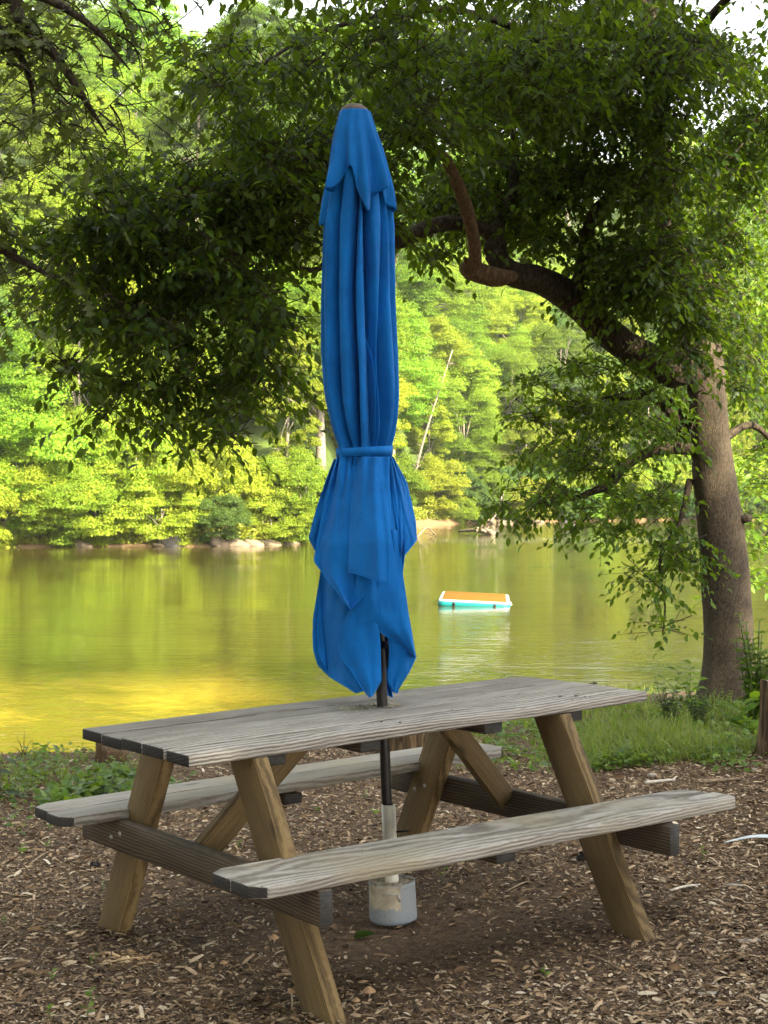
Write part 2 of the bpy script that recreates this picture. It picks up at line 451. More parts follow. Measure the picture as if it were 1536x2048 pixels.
# distance from the near shore, skewed as the shore runs away to the right
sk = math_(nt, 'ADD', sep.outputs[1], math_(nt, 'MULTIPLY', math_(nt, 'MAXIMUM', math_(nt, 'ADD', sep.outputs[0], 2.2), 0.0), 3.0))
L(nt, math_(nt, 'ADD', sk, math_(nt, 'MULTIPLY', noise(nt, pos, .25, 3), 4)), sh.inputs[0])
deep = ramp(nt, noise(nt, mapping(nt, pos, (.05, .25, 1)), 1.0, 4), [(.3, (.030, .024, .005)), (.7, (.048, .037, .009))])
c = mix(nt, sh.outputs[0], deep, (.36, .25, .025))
fo_ = ramp(nt, noise(nt, mapping(nt, pos, (.35, 1.1, 1)), 2.2, 5, .7), [(.52, (0, 0, 0)), (.60, (1, 1, 1))])
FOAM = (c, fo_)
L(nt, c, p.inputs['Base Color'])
p.inputs['Roughness'].default_value = .03; p.inputs['IOR'].default_value = 1.33
w1 = noise(nt, mapping(nt, pos, (.5, 2.3, 1), rot=(0, 0, .06)), 1.6, 4, .6, .3)
w2 = noise(nt, mapping(nt, pos, (1.0, 2.6, 1)), 3.5, 3, .5)
w3 = noise(nt, mapping(nt, pos, (.5, 1.0, 1), rot=(0, 0, .3)), .5, 2)
# the riffle where the current runs over stones
rf = N(nt, 'ShaderNodeMapRange'); rf.inputs[1].default_value = 0; rf.inputs[2].default_value = 7; rf.inputs[3].default_value = 1; rf.inputs[4].default_value = 0
L(nt, math_(nt, 'ABSOLUTE', math_(nt, 'SUBTRACT', sep.outputs[1], 80)), rf.inputs[0])
rx = N(nt, 'ShaderNodeMapRange'); rx.inputs[1].default_value = 1; rx.inputs[2].default_value = 5; L(nt, sep.outputs[0], rx.inputs[0])
rif = math_(nt, 'MULTIPLY', rf.outputs[0], rx.outputs[0])
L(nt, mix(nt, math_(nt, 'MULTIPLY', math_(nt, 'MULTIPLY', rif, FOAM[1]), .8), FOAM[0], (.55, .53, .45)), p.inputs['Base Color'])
hh = math_(nt, 'ADD', math_(nt, 'MULTIPLY', w1, 1.0), math_(nt, 'ADD', math_(nt, 'MULTIPLY', w2, .42), math_(nt, 'MULTIPLY', w3, .6)))
hh = math_(nt, 'ADD', hh, math_(nt, 'MULTIPLY', rif, math_(nt, 'MULTIPLY', w1, 1.5)))
calm = ramp(nt, noise(nt, mapping(nt, pos, (.07, .16, 1)), 1.0, 3), [(.35, (.3, .3, .3)), (.7, (1.7, 1.7, 1.7))])
nearf = N(nt, 'ShaderNodeMapRange'); nearf.inputs[1].default_value = 18; nearf.inputs[2].default_value = 55; nearf.inputs[3].default_value = 2.4; nearf.inputs[4].default_value = .8; L(nt, sep.outputs[1], nearf.inputs[0])
hh = math_(nt, 'MULTIPLY', hh, nearf.outputs[0])
L(nt, bump(nt, math_(nt, 'MULTIPLY', hh, calm), .6, .011), p.inputs['Normal'])
V = np.array([(-259, 8, ZW), (259, 8, ZW), (259, 200, ZW), (-259, 200, ZW)])
river = mesh_obj('river', V, [np.array([(0, 1, 2, 3)])], m)
tag(river, kind='structure')

def gpt(px, py):
    """where the sight line through a photo pixel meets the ground"""
    d = ray_dir(px, py); o = np.array([0, 0, CAMH]); t = 2.0
    while t < 200:
        q = o + d * t
        if q[2] <= float(gz(q[0], q[1])): break
        t += .02 if t < 25 else .1
    return o + d * t

# ------------------------------------------------------------------ far bank trees
def crown_arrays(r, rz, nclump, nleaf, leaf, seed, tmpl=LEAF_SIMPLE, spread=.36, base=.0):
    g = np.random.default_rng(seed)
    d = unit(g.normal(size=(nclump, 3))); rad = g.uniform(.35, 1.0, nclump) ** .5
    C = d * rad[:, None] * np.array([r, r, rz]) * (1 + .25 * fbm(d * 3 + seed, 1.0, 2))[:, None]
    nclump = len(C)
    cr = g.uniform(.4, 1.25, nclump)**1.3 * spread * r * .66
    k = g.choice(nclump, nleaf, p=cr**2/np.sum(cr**2))
    dd = unit(g.normal(size=(nleaf, 3))); dd[:, 2] = np.abs(dd[:, 2]) * .5 + dd[:, 2] * .5 - .05
    P = C[k] + dd * (cr[k] * g.uniform(.55, 1.05, nleaf))[:, None] * np.array([1.0, 1.0, 1.0])
    P[:, 2] += base
    nrm = unit(dd * .85 + np.array([0, 0, .4]) + g.normal(size=(nleaf, 3)) * .5)
    D = unit(np.cross(nrm, g.normal(size=(nleaf, 3)))); D[:, 2] -= .25
    return instance(P, D, nrm, leaf * g.uniform(.6, 1.35, nleaf), *tmpl), C + np.array([0, 0, base])

def trunk_arrays(mb, h, r, tips, g, lean=(0, 0), n=8):
    t = np.linspace(0, 1, 9); wob = np.stack([fbm(np.stack([t*2, t*0+g.uniform(0, 9), t*0], -1), 1, 2), fbm(np.stack([t*2, t*0+g.uniform(0, 9), t*0], -1), 1, 2)], -1) * .25 * t[:, None]
    pts = np.stack([lean[0]*t + wob[:, 0], lean[1]*t + wob[:, 1], t*h - .4], -1)
    mb.tube(pts, r*(1.25 - t*.95), n)
    for q in tips:
        f = g.uniform(.35, .85); a = pts[int(f*8)]
        mid = (a + q)*.5 + np.array([0, 0, .12*np.linalg.norm(q-a)])
        mb.tube(smooth_poly([a, mid, q], 6), np.linspace(r*.38, r*.07, 6), 5)

FAR_COLS = [(.060, .115, .010), (.095, .160, .012), (.13, .195, .014), (.175, .225, .024)]
M['leaf_far'] = leaf_mat('sunlit_hill_foliage', FAR_COLS, (.40, .52, .03), .48, .6, .80, .10)
M['leaf_bank'] = leaf_mat('yellow_green_bank_foliage', [(.10, .15, .012), (.15, .195, .014), (.19, .225, .018), (.23, .25, .03)], (.50, .58, .03), .50, .6, .40, .10)
M['leaf_dull'] = leaf_mat('bluish_green_foliage', [(.030, .065, .014), (.050, .09, .018), (.08, .125, .028)], (.26, .38, .03), .46, .6, .5, .10)
protos = {}
def far_proto(kind, h, r, rz, nclump, nleaf, leaf, seed, mat, crown_base, trunk_r, ntips=6, spread=.36):
    root = bpy.data.objects.new(kind, None); COL.objects.link(root)
    (V, P), C = crown_arrays(r, rz, nclump, nleaf, leaf, seed, spread=spread, base=crown_base)
    mesh_obj('crown', V, P, mat, root)
    mb = MB(); g = np.random.default_rng(seed+50)
    tips = C[g.choice(len(C), ntips, replace=False)]
    trunk_arrays(mb, crown_base + rz*.5, trunk_r, tips, g)
    mb.build('trunk', M['bark_far'], root, True)
    return root
HIDE_AT = (0, 400, -200)
PR = []
for kind, h, args in [
    ('round_tree', 12, (4.2, 4.6, 170, 70000, .155, 1, M['leaf_far'], 7.0, .22)),
    ('tall_tree', 16, (3.6, 6.4, 200, 80000, .155, 2, M['leaf_far'], 9.0, .24)),
    ('spreading_tree', 11, (5.2, 3.8, 190, 80000, .155, 3, M['leaf_far'], 6.5, .25)),
    ('slender_tree', 13, (2.6, 5.4, 130, 50000, .15, 4, M['leaf_bank'], 7.5, .15)),
    ('grey_green_tree', 12, (4.0, 4.6, 150, 64000, .145, 5, M['leaf_dull'], 7.0, .2)),
    ('bright_tree', 11, (3.8, 4.2, 150, 64000, .15, 6, M['leaf_bank'], 6.2, .18)),
    ('bank_bush', 4, (2.3, 1.7, 90, 32000, .11, 7, M['leaf_bank'], 1.5, .07)),
    ('bank_shrub', 3, (1.9, 1.4, 76, 26000, .105, 8, M['leaf_dull'], 1.2, .06)),
    ('dark_bush', 5, (2.6, 2.2, 96, 36000, .115, 9, M['leaf_far'], 1.9, .08))]:
    PR.append((kind, far_proto(kind, h, *args)))
P_ = dict(PR)
KIND_WORD = {'round_tree': 'round crowned mid green tree', 'tall_tree': 'tall full crowned green tree', 'spreading_tree': 'broad spreading green tree',
             'slender_tree': 'slender yellow green tree', 'grey_green_tree': 'grey green leafy tree', 'bright_tree': 'bright yellow green tree',
             'bank_bush': 'low yellow green bush', 'bank_shrub': 'low dull green shrub', 'dark_bush': 'rounded mid green bush'}
used = set()
def plant(kind, x, y, where, rot=None, s=1.0, label=None, cat=None, group=None):
    root = P_[kind]
    z = float(gz(x, y)) - .1
    rot = random.uniform(0, 6.28) if rot is None else rot
    label = label or f'{KIND_WORD[kind]} {where}'
    cat = cat or ('bush' if ('bush' in kind or 'shrub' in kind) else 'tree')
    if kind not in used:
        used.add(kind); o = root; o.location = (x, y, z); o.rotation_euler = (0, 0, rot); o.scale = (s, s, s)
    else:
        o = dup(root, (x, y, z), rot, s)
    tag(o, label, cat, group or f'{KIND_WORD[kind]}s {where}')
    return o

g = np.random.default_rng(21)
rows = [  # distance behind the far shore, spacing, kinds, where, scale range
    (.55, 2.3, ['bank_bush', 'bank_shrub', 'bank_bush', 'dark_bush'], 'at the far water edge', (.75, 1.15)),
    (3.6, 3.0, ['bank_bush', 'dark_bush', 'bank_shrub'], 'just behind the far water edge', (1.0, 1.7)),
    (7.5, 4.4, ['bright_tree', 'slender_tree', 'grey_green_tree', 'round_tree'], 'at the foot of the hill', (.7, 1.0)),
    (13, 4.9, ['round_tree', 'bright_tree', 'spreading_tree', 'grey_green_tree', 'tall_tree'], 'low on the hillside', (.8, 1.1)),
    (20, 5.4, ['round_tree', 'tall_tree', 'bright_tree', 'slender_tree', 'spreading_tree'], 'on the lower hillside', (.85, 1.15)),
    (30, 6.2, ['tall_tree', 'round_tree', 'grey_green_tree', 'bright_tree'], 'halfway up the hillside', (.9, 1.2)),
    (42, 7.0, ['tall_tree', 'spreading_tree', 'round_tree'], 'on the upper hillside', (.9, 1.2)),
    (64, 8.6, ['tall_tree', 'round_tree', 'spreading_tree'], 'high on the hillside', (1.0, 1.25)),
    (82, 9.5, ['tall_tree', 'round_tree'], 'along the hilltop', (1.0, 1.3)),
    (100, 11, ['tall_tree', 'spreading_tree'], 'along the highest ridge', (1.0, 1.3))]
for d, sp, kinds, where, (s0, s1) in rows:
    x = -38 - d*.40
    xe = 46 + d*.40
    while x < xe:
        xx = x + g.uniform(-.35, .35)*sp
        y = float(far_shore(xx)) + d + g.uniform(-.25, .3)*min(sp, d)
        fw = y*768/F + 5
        if abs(xx) < fw + 14:
            gravel = -2.9 < xx < 4.5 and d < 3      # the open gravel bar stays free of bushes
            if not gravel:
                plant(kinds[g.integers(len(kinds))], xx, y, where, g.uniform(0, 6.28), g.uniform(s0, s1))
        x += sp
for k in P_:
    if k not in used: bpy.data.objects.remove(P_[k])

# ------------------------------------------------------------------ far bank: ground cover, rocks, logs, leaning trunks
g = np.random.default_rng(31)
n = 90000
X = g.uniform(-38, 48, n); D_ = g.uniform(.3, 1, n)**1.0 * g.choice([.8, 2.2, 5.0], n, p=[.4, .35, .25]) + .05
D_ = np.where((X > -3.6) & (X < 12), D_ + .9, D_)
Y = far_shore(X) + D_
keep = fbm(np.stack([X, Y, X*0], -1), .8, 3) > -.25
X, Y = X[keep], Y[keep]; n = len(X)
Pp = np.stack([X, Y, gz(X, Y) + g.uniform(0, 1, n)**1.4 * .75], -1)
dr = unit(g.normal(size=(n, 3)) + np.array([0, 0, .5])); nr = unit(g.normal(size=(n, 3))*.6 + np.array([0, -.3, .9]))
V, Pl = instance(Pp, dr, nr, g.uniform(.12, .30, n), *LEAF_SIMPLE)
M['cover'] = leaf_mat('bright_bank_growth', [(.13, .16, .012), (.18, .20, .014), (.22, .23, .025)], (.45, .48, .02), .4, .5)
tag(mesh_obj('undergrowth', V, Pl, M['cover']), kind='stuff')

def rock_mesh(sx, sy, sz, seed, n=14):
    a = np.linspace(0, np.pi, n); b = np.linspace(0, 2*np.pi, 2*n, endpoint=False)
    A, B = np.meshgrid(a, b, indexing='ij')
    d = np.stack([np.sin(A)*np.cos(B), np.sin(A)*np.sin(B), np.cos(A)], -1).reshape(-1, 3)
    q = np.sign(d)*np.abs(d)**.62
    q = q*(1 + .22*fbm(d*1.3+seed, 1.2, 3))[:, None]
    V = q*np.array([sx, sy, sz]); m2 = 2*n
    i = np.arange(n-1)[:, None]*m2; j = np.arange(m2)[None]
    return V, [np.stack([i+j, i+m2+j, i+m2+(j+1) % m2, i+(j+1) % m2], -1).reshape(-1, 4)]
M['rock'] = simple_mat('tan_slab_rock', (.11, .078, .045), .85, var=.45, scale=3.5, bumpd=.05)
M['rock_dark'] = simple_mat('dark_wet_rock', (.05, .04, .032), .6, var=.4, scale=5, bumpd=.03)
def wpt(px, py):      # point on the water plane under a photo pixel
    d = ray_dir(px, py); t = (ZW - CAMH)/d[2]; return np.array([0, 0, CAMH]) + d*t
for px, py, sx, sy, sz, tilt, mat, lab in [
    (186, 1090, .8, .5, .28, .25, 'rock', 'small tan slab tilted at the water edge below the leaning trunk'),
    (395, 1079, .9, .5, 1.0, -.55, 'rock_dark', 'dark upright slab leaning left on the far bank'),
    (455, 1088, .9, .6, .45, .3, 'rock', 'pale tan boulder right of the dark leaning slab'),
    (492, 1086, 1.0, .6, .4, .35, 'rock', 'tan flat boulder in the middle of the bank rocks'),
    (528, 1083, .8, .6, .35, .3, 'rock', 'flat tan rock among the bank rocks nearer the umbrella'),
    (560, 1079, 1.1, .6, .3, .2, 'rock', 'long low tan slab beside the umbrella on the far bank'),
    (598, 1076, .9, .6, .28, .1, 'rock', 'last tan slab of the bank rocks beside the gravel bar'),
    (340, 1092, 1.2, .4, .22, .05, 'rock', 'long low rock half under the bright bank growth'),
    (1137, 1049, .9, .6, .38, .1, 'rock_dark', 'dark rounded rock standing in the far water'),
    (1010, 1046, 1.2, .6, .25, .0, 'rock', 'low tan rock at the edge of the far shallows'),
    (1075, 1045, 1.0, .6, .25, .1, 'rock', 'low tan rock between two patches of far bank growth')]:
    q = wpt(px, py); sx, sy, sz = sx*.62, sy*.7, sz*.55
    V, Pl = rock_mesh(sx, sy, sz, px*.37)
    o = mesh_obj('rock', V, Pl, M[mat], smooth=False); o.location = (q[0], float(far_shore(q[0]))+.15 if py > 1060 else q[1]+.3, ZW + sz*.45); o.rotation_euler = (0.1, tilt, g.uniform(-.4, .4))
    tag(o, lab, 'rock', 'rocks on the far bank')

M['log'] = bark_mat('pale_driftwood', (.08, .055, .035), (.24, .185, .125), 10, .2, .02)
def branchy(name, label, cat, pts, r0, r1, twigs, mat, group=None, seed=0):
    mb = MB(); pts = smooth_poly(pts, 14); mb.tube(pts, np.linspace(r0, r1, 14), 7, bump=.12, bscale=3)
    gg = np.random.default_rng(seed)
    for k in range(twigs):
        a = pts[gg.integers(4, 13)]; dv = unit(gg.normal(size=3)); dv[2] = abs(dv[2])*.7; le = gg.uniform(.3, .9)
        mb.tube(smooth_poly([a, a+dv*le*.5+gg.normal(size=3)*.05, a+dv*le], 5), np.linspace(r1*.8, r1*.25, 5), 5)
    o = mb.build(name, mat, None, True); tag(o, label, cat, group); return o
q0, q1 = wpt(918, 1066), wpt(987, 1070)
branchy('drift_log', 'pale drift log with bare twigs lying in the shallows right of the umbrella', 'log', [q0+[0, 0, .1], (q0+q1)/2+[0, 0, .22], q1+[0, 0, .08]], .07, .16, 9, M['log'], seed=3)
q0, q1 = wpt(834, 1075), wpt(872, 1072)
branchy('drift_branch', 'thin bare branch arching from the water beside the umbrella', 'branch', [q0+[0, 0, .0], (q0+q1)/2+[0, 0, .5], q1+[0, 0, .02]], .05, .035, 3, M['log'], seed=4)
q0, q1 = wpt(940, 1046), wpt(988, 1048)
branchy('drift_log', 'grey log lying at the foot of the grassy far shore', 'log', [q0+[0, .3, .15], (q0+q1)/2+[0, .2, .25], q1+[0, .2, .1]], .12, .14, 4, M['log'], seed=5)
for (px, py, top, r, lab) in [((218), 1066, (250, 960), .13, 'brown trunk leaning right out of the bank bushes'),
                              ((205), 1088, (218, 1060), .04, 'thin pale root curving down into the water'),
                              ((982), 1036, (1006, 985), .10, 'bare leaning stem over the far shallows')]:
    a = wpt(px, min(py, 1092) if py > 1050 else 1046); a = np.array([a[0], a[1]+.8, ZW]); b = at(top[0], top[1], a[1]+.3)
    branchy('leaning_trunk', lab, 'trunk', [a, (a+b)/2+np.array([.15, 0, 0]), b], r*1.2, r*.8, 2, M['bark_far'], seed=int(px))
# bare and pale trunks that show between the crowns of the hill
for (px, py, tx_, ty_, Y, r, lab) in [(22, 760, 12, 610, 84, .20, 'pale straight trunk at the left border of the hillside'),
                                     (108, 690, 118, 570, 92, .10, 'bare white dead tree high on the left hillside'),
                                     (548, 980, 566, 880, 84, .13, 'grey trunk between the bank trees left of the umbrella'),
                                     (818, 960, 905, 700, 122, .13, 'bare trunk leaning right with open twigs beside the umbrella')]:
    a = at(px, py, Y); b = at(tx_, ty_, Y); a[2] = float(gz(a[0], Y))-.2
    branchy('bare_tree', lab, 'tree', [a, (a*.6+b*.4)+np.array([-.25, -.4, 0]), b], r, r*.4, 14, M['bark_far'], seed=px)

# ------------------------------------------------------------------ near trees
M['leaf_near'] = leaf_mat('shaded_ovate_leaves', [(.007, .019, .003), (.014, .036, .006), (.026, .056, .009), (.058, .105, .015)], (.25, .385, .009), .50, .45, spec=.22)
M['leaf_lit'] = leaf_mat('sun_lightened_leaves', [(.022, .055, .008), (.035, .085, .010), (.055, .115, .014), (.08, .14, .018)], (.30, .44, .012), .5, .45, spec=.2)  # same tree's leaves, lightened: sunlight on the low foliage put into the colour
M['leaf_bright'] = leaf_mat('fresh_bright_leaves', [(.055, .125, .014), (.09, .175, .016), (.13, .215, .02)], (.36, .52, .02), .47, .45, spec=.25)
M['leaf_oak'] = leaf_mat('olive_lobed_leaves', [(.040, .055, .016), (.06, .08, .022), (.085, .11, .03)], (.24, .30, .04), .42, .45, spec=.3)

def sprays(blobs, seed, tmpl, leaf, per=8, droop=.35, lai=3.0, tw=.0016, lf=.42):
    """leafy twigs filling ellipsoids: blobs = (px, py, rx_px, ry_px, Ynear, Yfar, density)"""
    g = np.random.default_rng(seed); LP, LD, LN, LS = [], [], [], []; tw_mb = []
    for (px, py, rx, ry, y0, y1, dens) in blobs:
        Ym = (y0+y1)/2; k = Ym/F
        area = math.pi*rx*ry*k*k
        nt_ = max(3, int(area*lai*dens/(leaf*leaf*lf)/per))
        ncl = max(2, nt_//11)                       # boughs: twigs gather in tufts with gaps between
        cu = unit(g.normal(size=(ncl, 3)))*(g.uniform(0, 1, ncl)**(1/2.2))[:, None]
        cs = g.uniform(.10, .24, ncl)*min(1.6, max(.7, (110/math.sqrt(rx*ry))**.8))
        kc = g.integers(0, ncl, nt_); u = cu[kc]+g.normal(size=(nt_, 3))*cs[kc][:, None]*np.array([1, .55, 1])
        ppx = px+u[:, 0]*rx; ppy = py+u[:, 1]*ry; yy = Ym+u[:, 2]*(y1-y0)/2
        P0 = np.array([0, 0, CAMH])+np.stack([ray_dir(a, b)*(c/ray_dir(a, b)[1]) for a, b, c in zip(ppx, ppy, yy)])
        az = g.uniform(0, 2*np.pi, nt_); dirn = np.stack([np.cos(az), np.sin(az), g.uniform(-.9, .25, nt_)], -1)
        dirn = unit(dirn); le = g.uniform(.22, .5, nt_)*leaf/.08
        for s in range(per):
            f = (s+.6)/per
            pos = P0+dirn*(le*f)[:, None]; pos[:, 2] -= droop*le*f*f*.6
            side = np.cross(dirn, [0, 0, 1.0]); side = unit(side)*(1 if s % 2 else -1)
            ld = dirn*.55+side*(.9 if s < per-1 else .1)+g.normal(size=(nt_, 3))*.28; ld[:, 2] -= droop*g.uniform(.3, 1.8, nt_)
            LP.append(pos); LD.append(ld)
            LN.append(np.array([0, 0, 1.0])+g.normal(size=(nt_, 3))*.42); LS.append(leaf*g.uniform(.55, 1.2, nt_))
        # the twig itself: a thin three-cornered strip
        tip = P0+dirn*le[:, None]; tip[:, 2] -= droop*le*.6; b0 = P0-dirn*(le*.35)[:, None]
        o1 = np.array([tw, 0, -tw]); o2 = np.array([-tw, 0, -tw]); o3 = np.array([0, 0, tw*1.4])
        tw_mb.append(np.stack([b0+o1*1.5, b0+o2*1.5, b0+o3*1.5, tip+o1*.5, tip+o2*.5, tip+o3*.5], 1).reshape(-1, 3))
    V, P = instance(np.concatenate(LP), np.concatenate(LD), np.concatenate(LN), np.concatenate(LS), *tmpl)
    T = np.concatenate(tw_mb); b = (np.arange(len(T)//6)*6)[:, None]
    TP = [np.concatenate([b+np.array([0, 1, 4, 3]), b+np.array([1, 2, 5, 4]), b+np.array([2, 0, 3, 5])])]
    return V, P, T, TP

def limb(mb, ctrl, n=24, sides=10, bp=.10, bs=5):
    """ctrl: (px, py, Y, width_px) along a limb"""
    pts = np.array([at(a, b, c) for a, b, c, w in ctrl]); rad = np.array([w*c/F/2 for a, b, c, w in ctrl])
    q = smooth_poly(np.concatenate([pts, rad[:, None]], 1), n)
    mb.tube(q[:, :3], np.maximum(q[:, 3], .004), sides, bump=bp, bscale=bs)

# the big tree at the right
base = gpt(1425, 1412)
YT = float(base[1])
tree = thing('shade_tree', 'large leafy tree with a thick bark trunk and long low limb over the picnic table', 'tree', tuple(base))
def child_of(o, root):
    o.parent = root; o.matrix_parent_inverse = Matrix.Identity(4)
    # geometry is made in world space: move it into the parent's frame
    mw = Matrix.Translation(root.location) @ root.rotation_euler.to_matrix().to_4x4()
    o.data.transform(mw.inverted()); return o
mb = MB()
tr = [(1466, 1440, 128), (1464, 1405, 116), (1464, 1350, 108), (1464, 1250, 106), (1450, 1150, 104), (1440, 1050, 100), (1427, 950, 92), (1419, 860, 84), (1414, 780, 84), (1402, 725, 96), (1398, 660, 76), (1370, 560, 64), (1335, 430, 56), (1318, 280, 50), (1312, 100, 44), (1300, -150, 34), (1290, -420, 20)]
tr = [(a-8 if b > 1200 else a, b, w) for a, b, w in tr]
ctrl = np.array([np.concatenate([at(a, b, YT), [.92*w*YT/F/2]]) for a, b, w in tr])
q = smooth_poly(ctrl, 120)
V, Pl = tube_arrays(q[:, :3], q[:, 3], 40)
c = np.repeat(q[:, :3], 40, 0); c = np.concatenate([c, V[-2:]]); dv = V-c
V = c+dv*(1+.035*fbm(V, 4, 3)+.03*fbm(V*np.array([1, 1, .18]), 22, 2))[:, None]
# root flare
hgt = V[:, 2]-base[2]; V[:, :2] += (dv[:, :2]*(np.clip(1-hgt/.45, 0, 1)**2*.22)[:, None]*(1+.5*np.sin(np.arctan2(dv[:, 1], dv[:, 0])*5+1))[:, None])
mb.add(V, Pl)
# burl ring low on the trunk and a cut stub at its right
stub = [at(1478, 1040, YT-.05), at(1500, 1036, YT-.12)]
mb.tube(stub, [.035, .028], 10)
child_of(mb.build('trunk', M['bark'], None, True), tree)
mb = MB()
Z = YT
limb(mb, [(1408, 735, Z, 92), (1350, 735, Z-.05, 80), (1290, 715, Z-.1, 66), (1215, 665, Z-.3, 62), (1150, 600, Z-.5, 64), (1085, 562, Z-.7, 56), (1020, 545, Z-.85, 50), (985, 505, Z-.85, 40)], 40, 16)
limb(mb, [(1000, 530, Z-.85, 44), (990, 480, Z-.8, 36), (960, 455, Z-.85, 28), (900, 446, Z-1.0, 32), (850, 458, Z-1.2, 32), (790, 485, Z-1.4, 30), (720, 470, Z-1.6, 27), (640, 440, Z-1.9, 25), (560, 425, Z-2.1, 22), (510, 432, Z-2.2, 20), (450, 438, Z-2.35, 14), (420, 370, Z-2.4, 10), (360, 400, Z-2.5, 7)], 60, 10)
limb(mb, [(985, 505, Z-.85, 40), (1003, 440, Z-.7, 28), (1022, 400, Z-.6, 22), (1030, 300, Z-.5, 16), (1010, 160, Z-.4, 10)], 24)
limb(mb, [(1150, 590, Z-.5, 34), (1165, 525, Z-.6, 26), (1178, 455, Z-.7, 26), (1200, 410, Z-.7, 22), (1290, 330, Z-.7, 18), (1340, 170, Z-.8, 12)], 28)
limb(mb, [(520, 432, Z-2.2, 16), (520, 490, Z-2.25, 13), (430, 520, Z-2.4, 11), (360, 580, Z-2.5, 9), (320, 660, Z-2.6, 6)], 24)
limb(mb, [(700, 470, Z-1.6, 14), (640, 536, Z-1.7, 12), (592, 536, Z-1.75, 11), (560, 548, Z-1.8, 10), (520, 562, Z-1.85, 7), (480, 600, Z-1.9, 4)], 20)
limb(mb, [(1385, 895, Z, 34), (1330, 898, Z-.05, 22), (1280, 912, Z-.1, 22), (1240, 940, Z-.15, 20), (1220, 970, Z-.2, 17), (1180, 985, Z-.25, 14), (1140, 998, Z-.3, 10), (1060, 1010, Z-.4, 5)], 30)
limb(mb, [(1385, 890, Z+.1, 46), (1350, 830, Z+.1, 34), (1300, 790, Z+.1, 24), (1200, 800, Z, 12)], 16)
limb(mb, [(1325, 330, Z, 30), (1250, 200, Z-.6, 24), (1100, 90, Z-1.2, 18), (900, 20, Z-1.8, 14), (650, 60, Z-2.3, 9), (480, 160, Z-2.6, 5)], 30)
limb(mb, [(1318, 200, Z, 28), (1400, 60, Z-.3, 20), (1520, -60, Z-.8, 14), (1700, -150, Z-1.2, 8)], 20)
limb(mb, [(1312, 60, Z, 28), (1200, -120, Z-1.2, 20), (1000, -260, Z-2.6, 12), (800, -320, Z-4, 6)], 20)
limb(mb, [(1380, 960, Z, 16), (1360, 1040, Z-.1, 10), (1320, 1120, Z-.2, 7), (1330, 1210, Z-.2, 4), (1325, 1270, Z-.2, 3)], 18)
limb(mb, [(1420, 900, Z+.1, 20), (1500, 850, Z+.3, 14), (1560, 900, Z+.5, 8)], 12)
child_of(mb.build('limb', M['bark_branch'], None, True), tree)
# the dead, barkless limb with its burl
mb = MB()
limb(mb, [(1030, 552, Z-.95, 18), (1002, 555, Z-1.0, 34), (970, 550, Z-1.03, 40), (945, 542, Z-1.05, 40), (930, 540, Z-1.05, 34), (923, 541, Z-1.05, 22), (919, 542, Z-1.05, 6)], 44, 26, .16, 13)
limb(mb, [(948, 548, Z-1.05, 30), (950, 512, Z-1.15, 27), (946, 470, Z-1.3, 25), (934, 420, Z-1.5, 28), (916, 370, Z-1.7, 26), (898, 330, Z-1.85, 22), (880, 300, Z-1.95, 13), (864, 286, Z-2.0, 5)], 60, 20, .10, 14)
limb(mb, [(884, 318, Z-1.9, 9), (872, 312, Z-1.92, 6), (862, 318, Z-1.95, 2)], 8, 8, .1)
limb(mb, [(946, 530, Z-1.1, 16), (934, 524, Z-1.12, 12), (928, 516, Z-1.14, 5)], 8, 8, .2, 20)
child_of(mb.build('dead_limb', M['dead_wood'], None, True), tree)

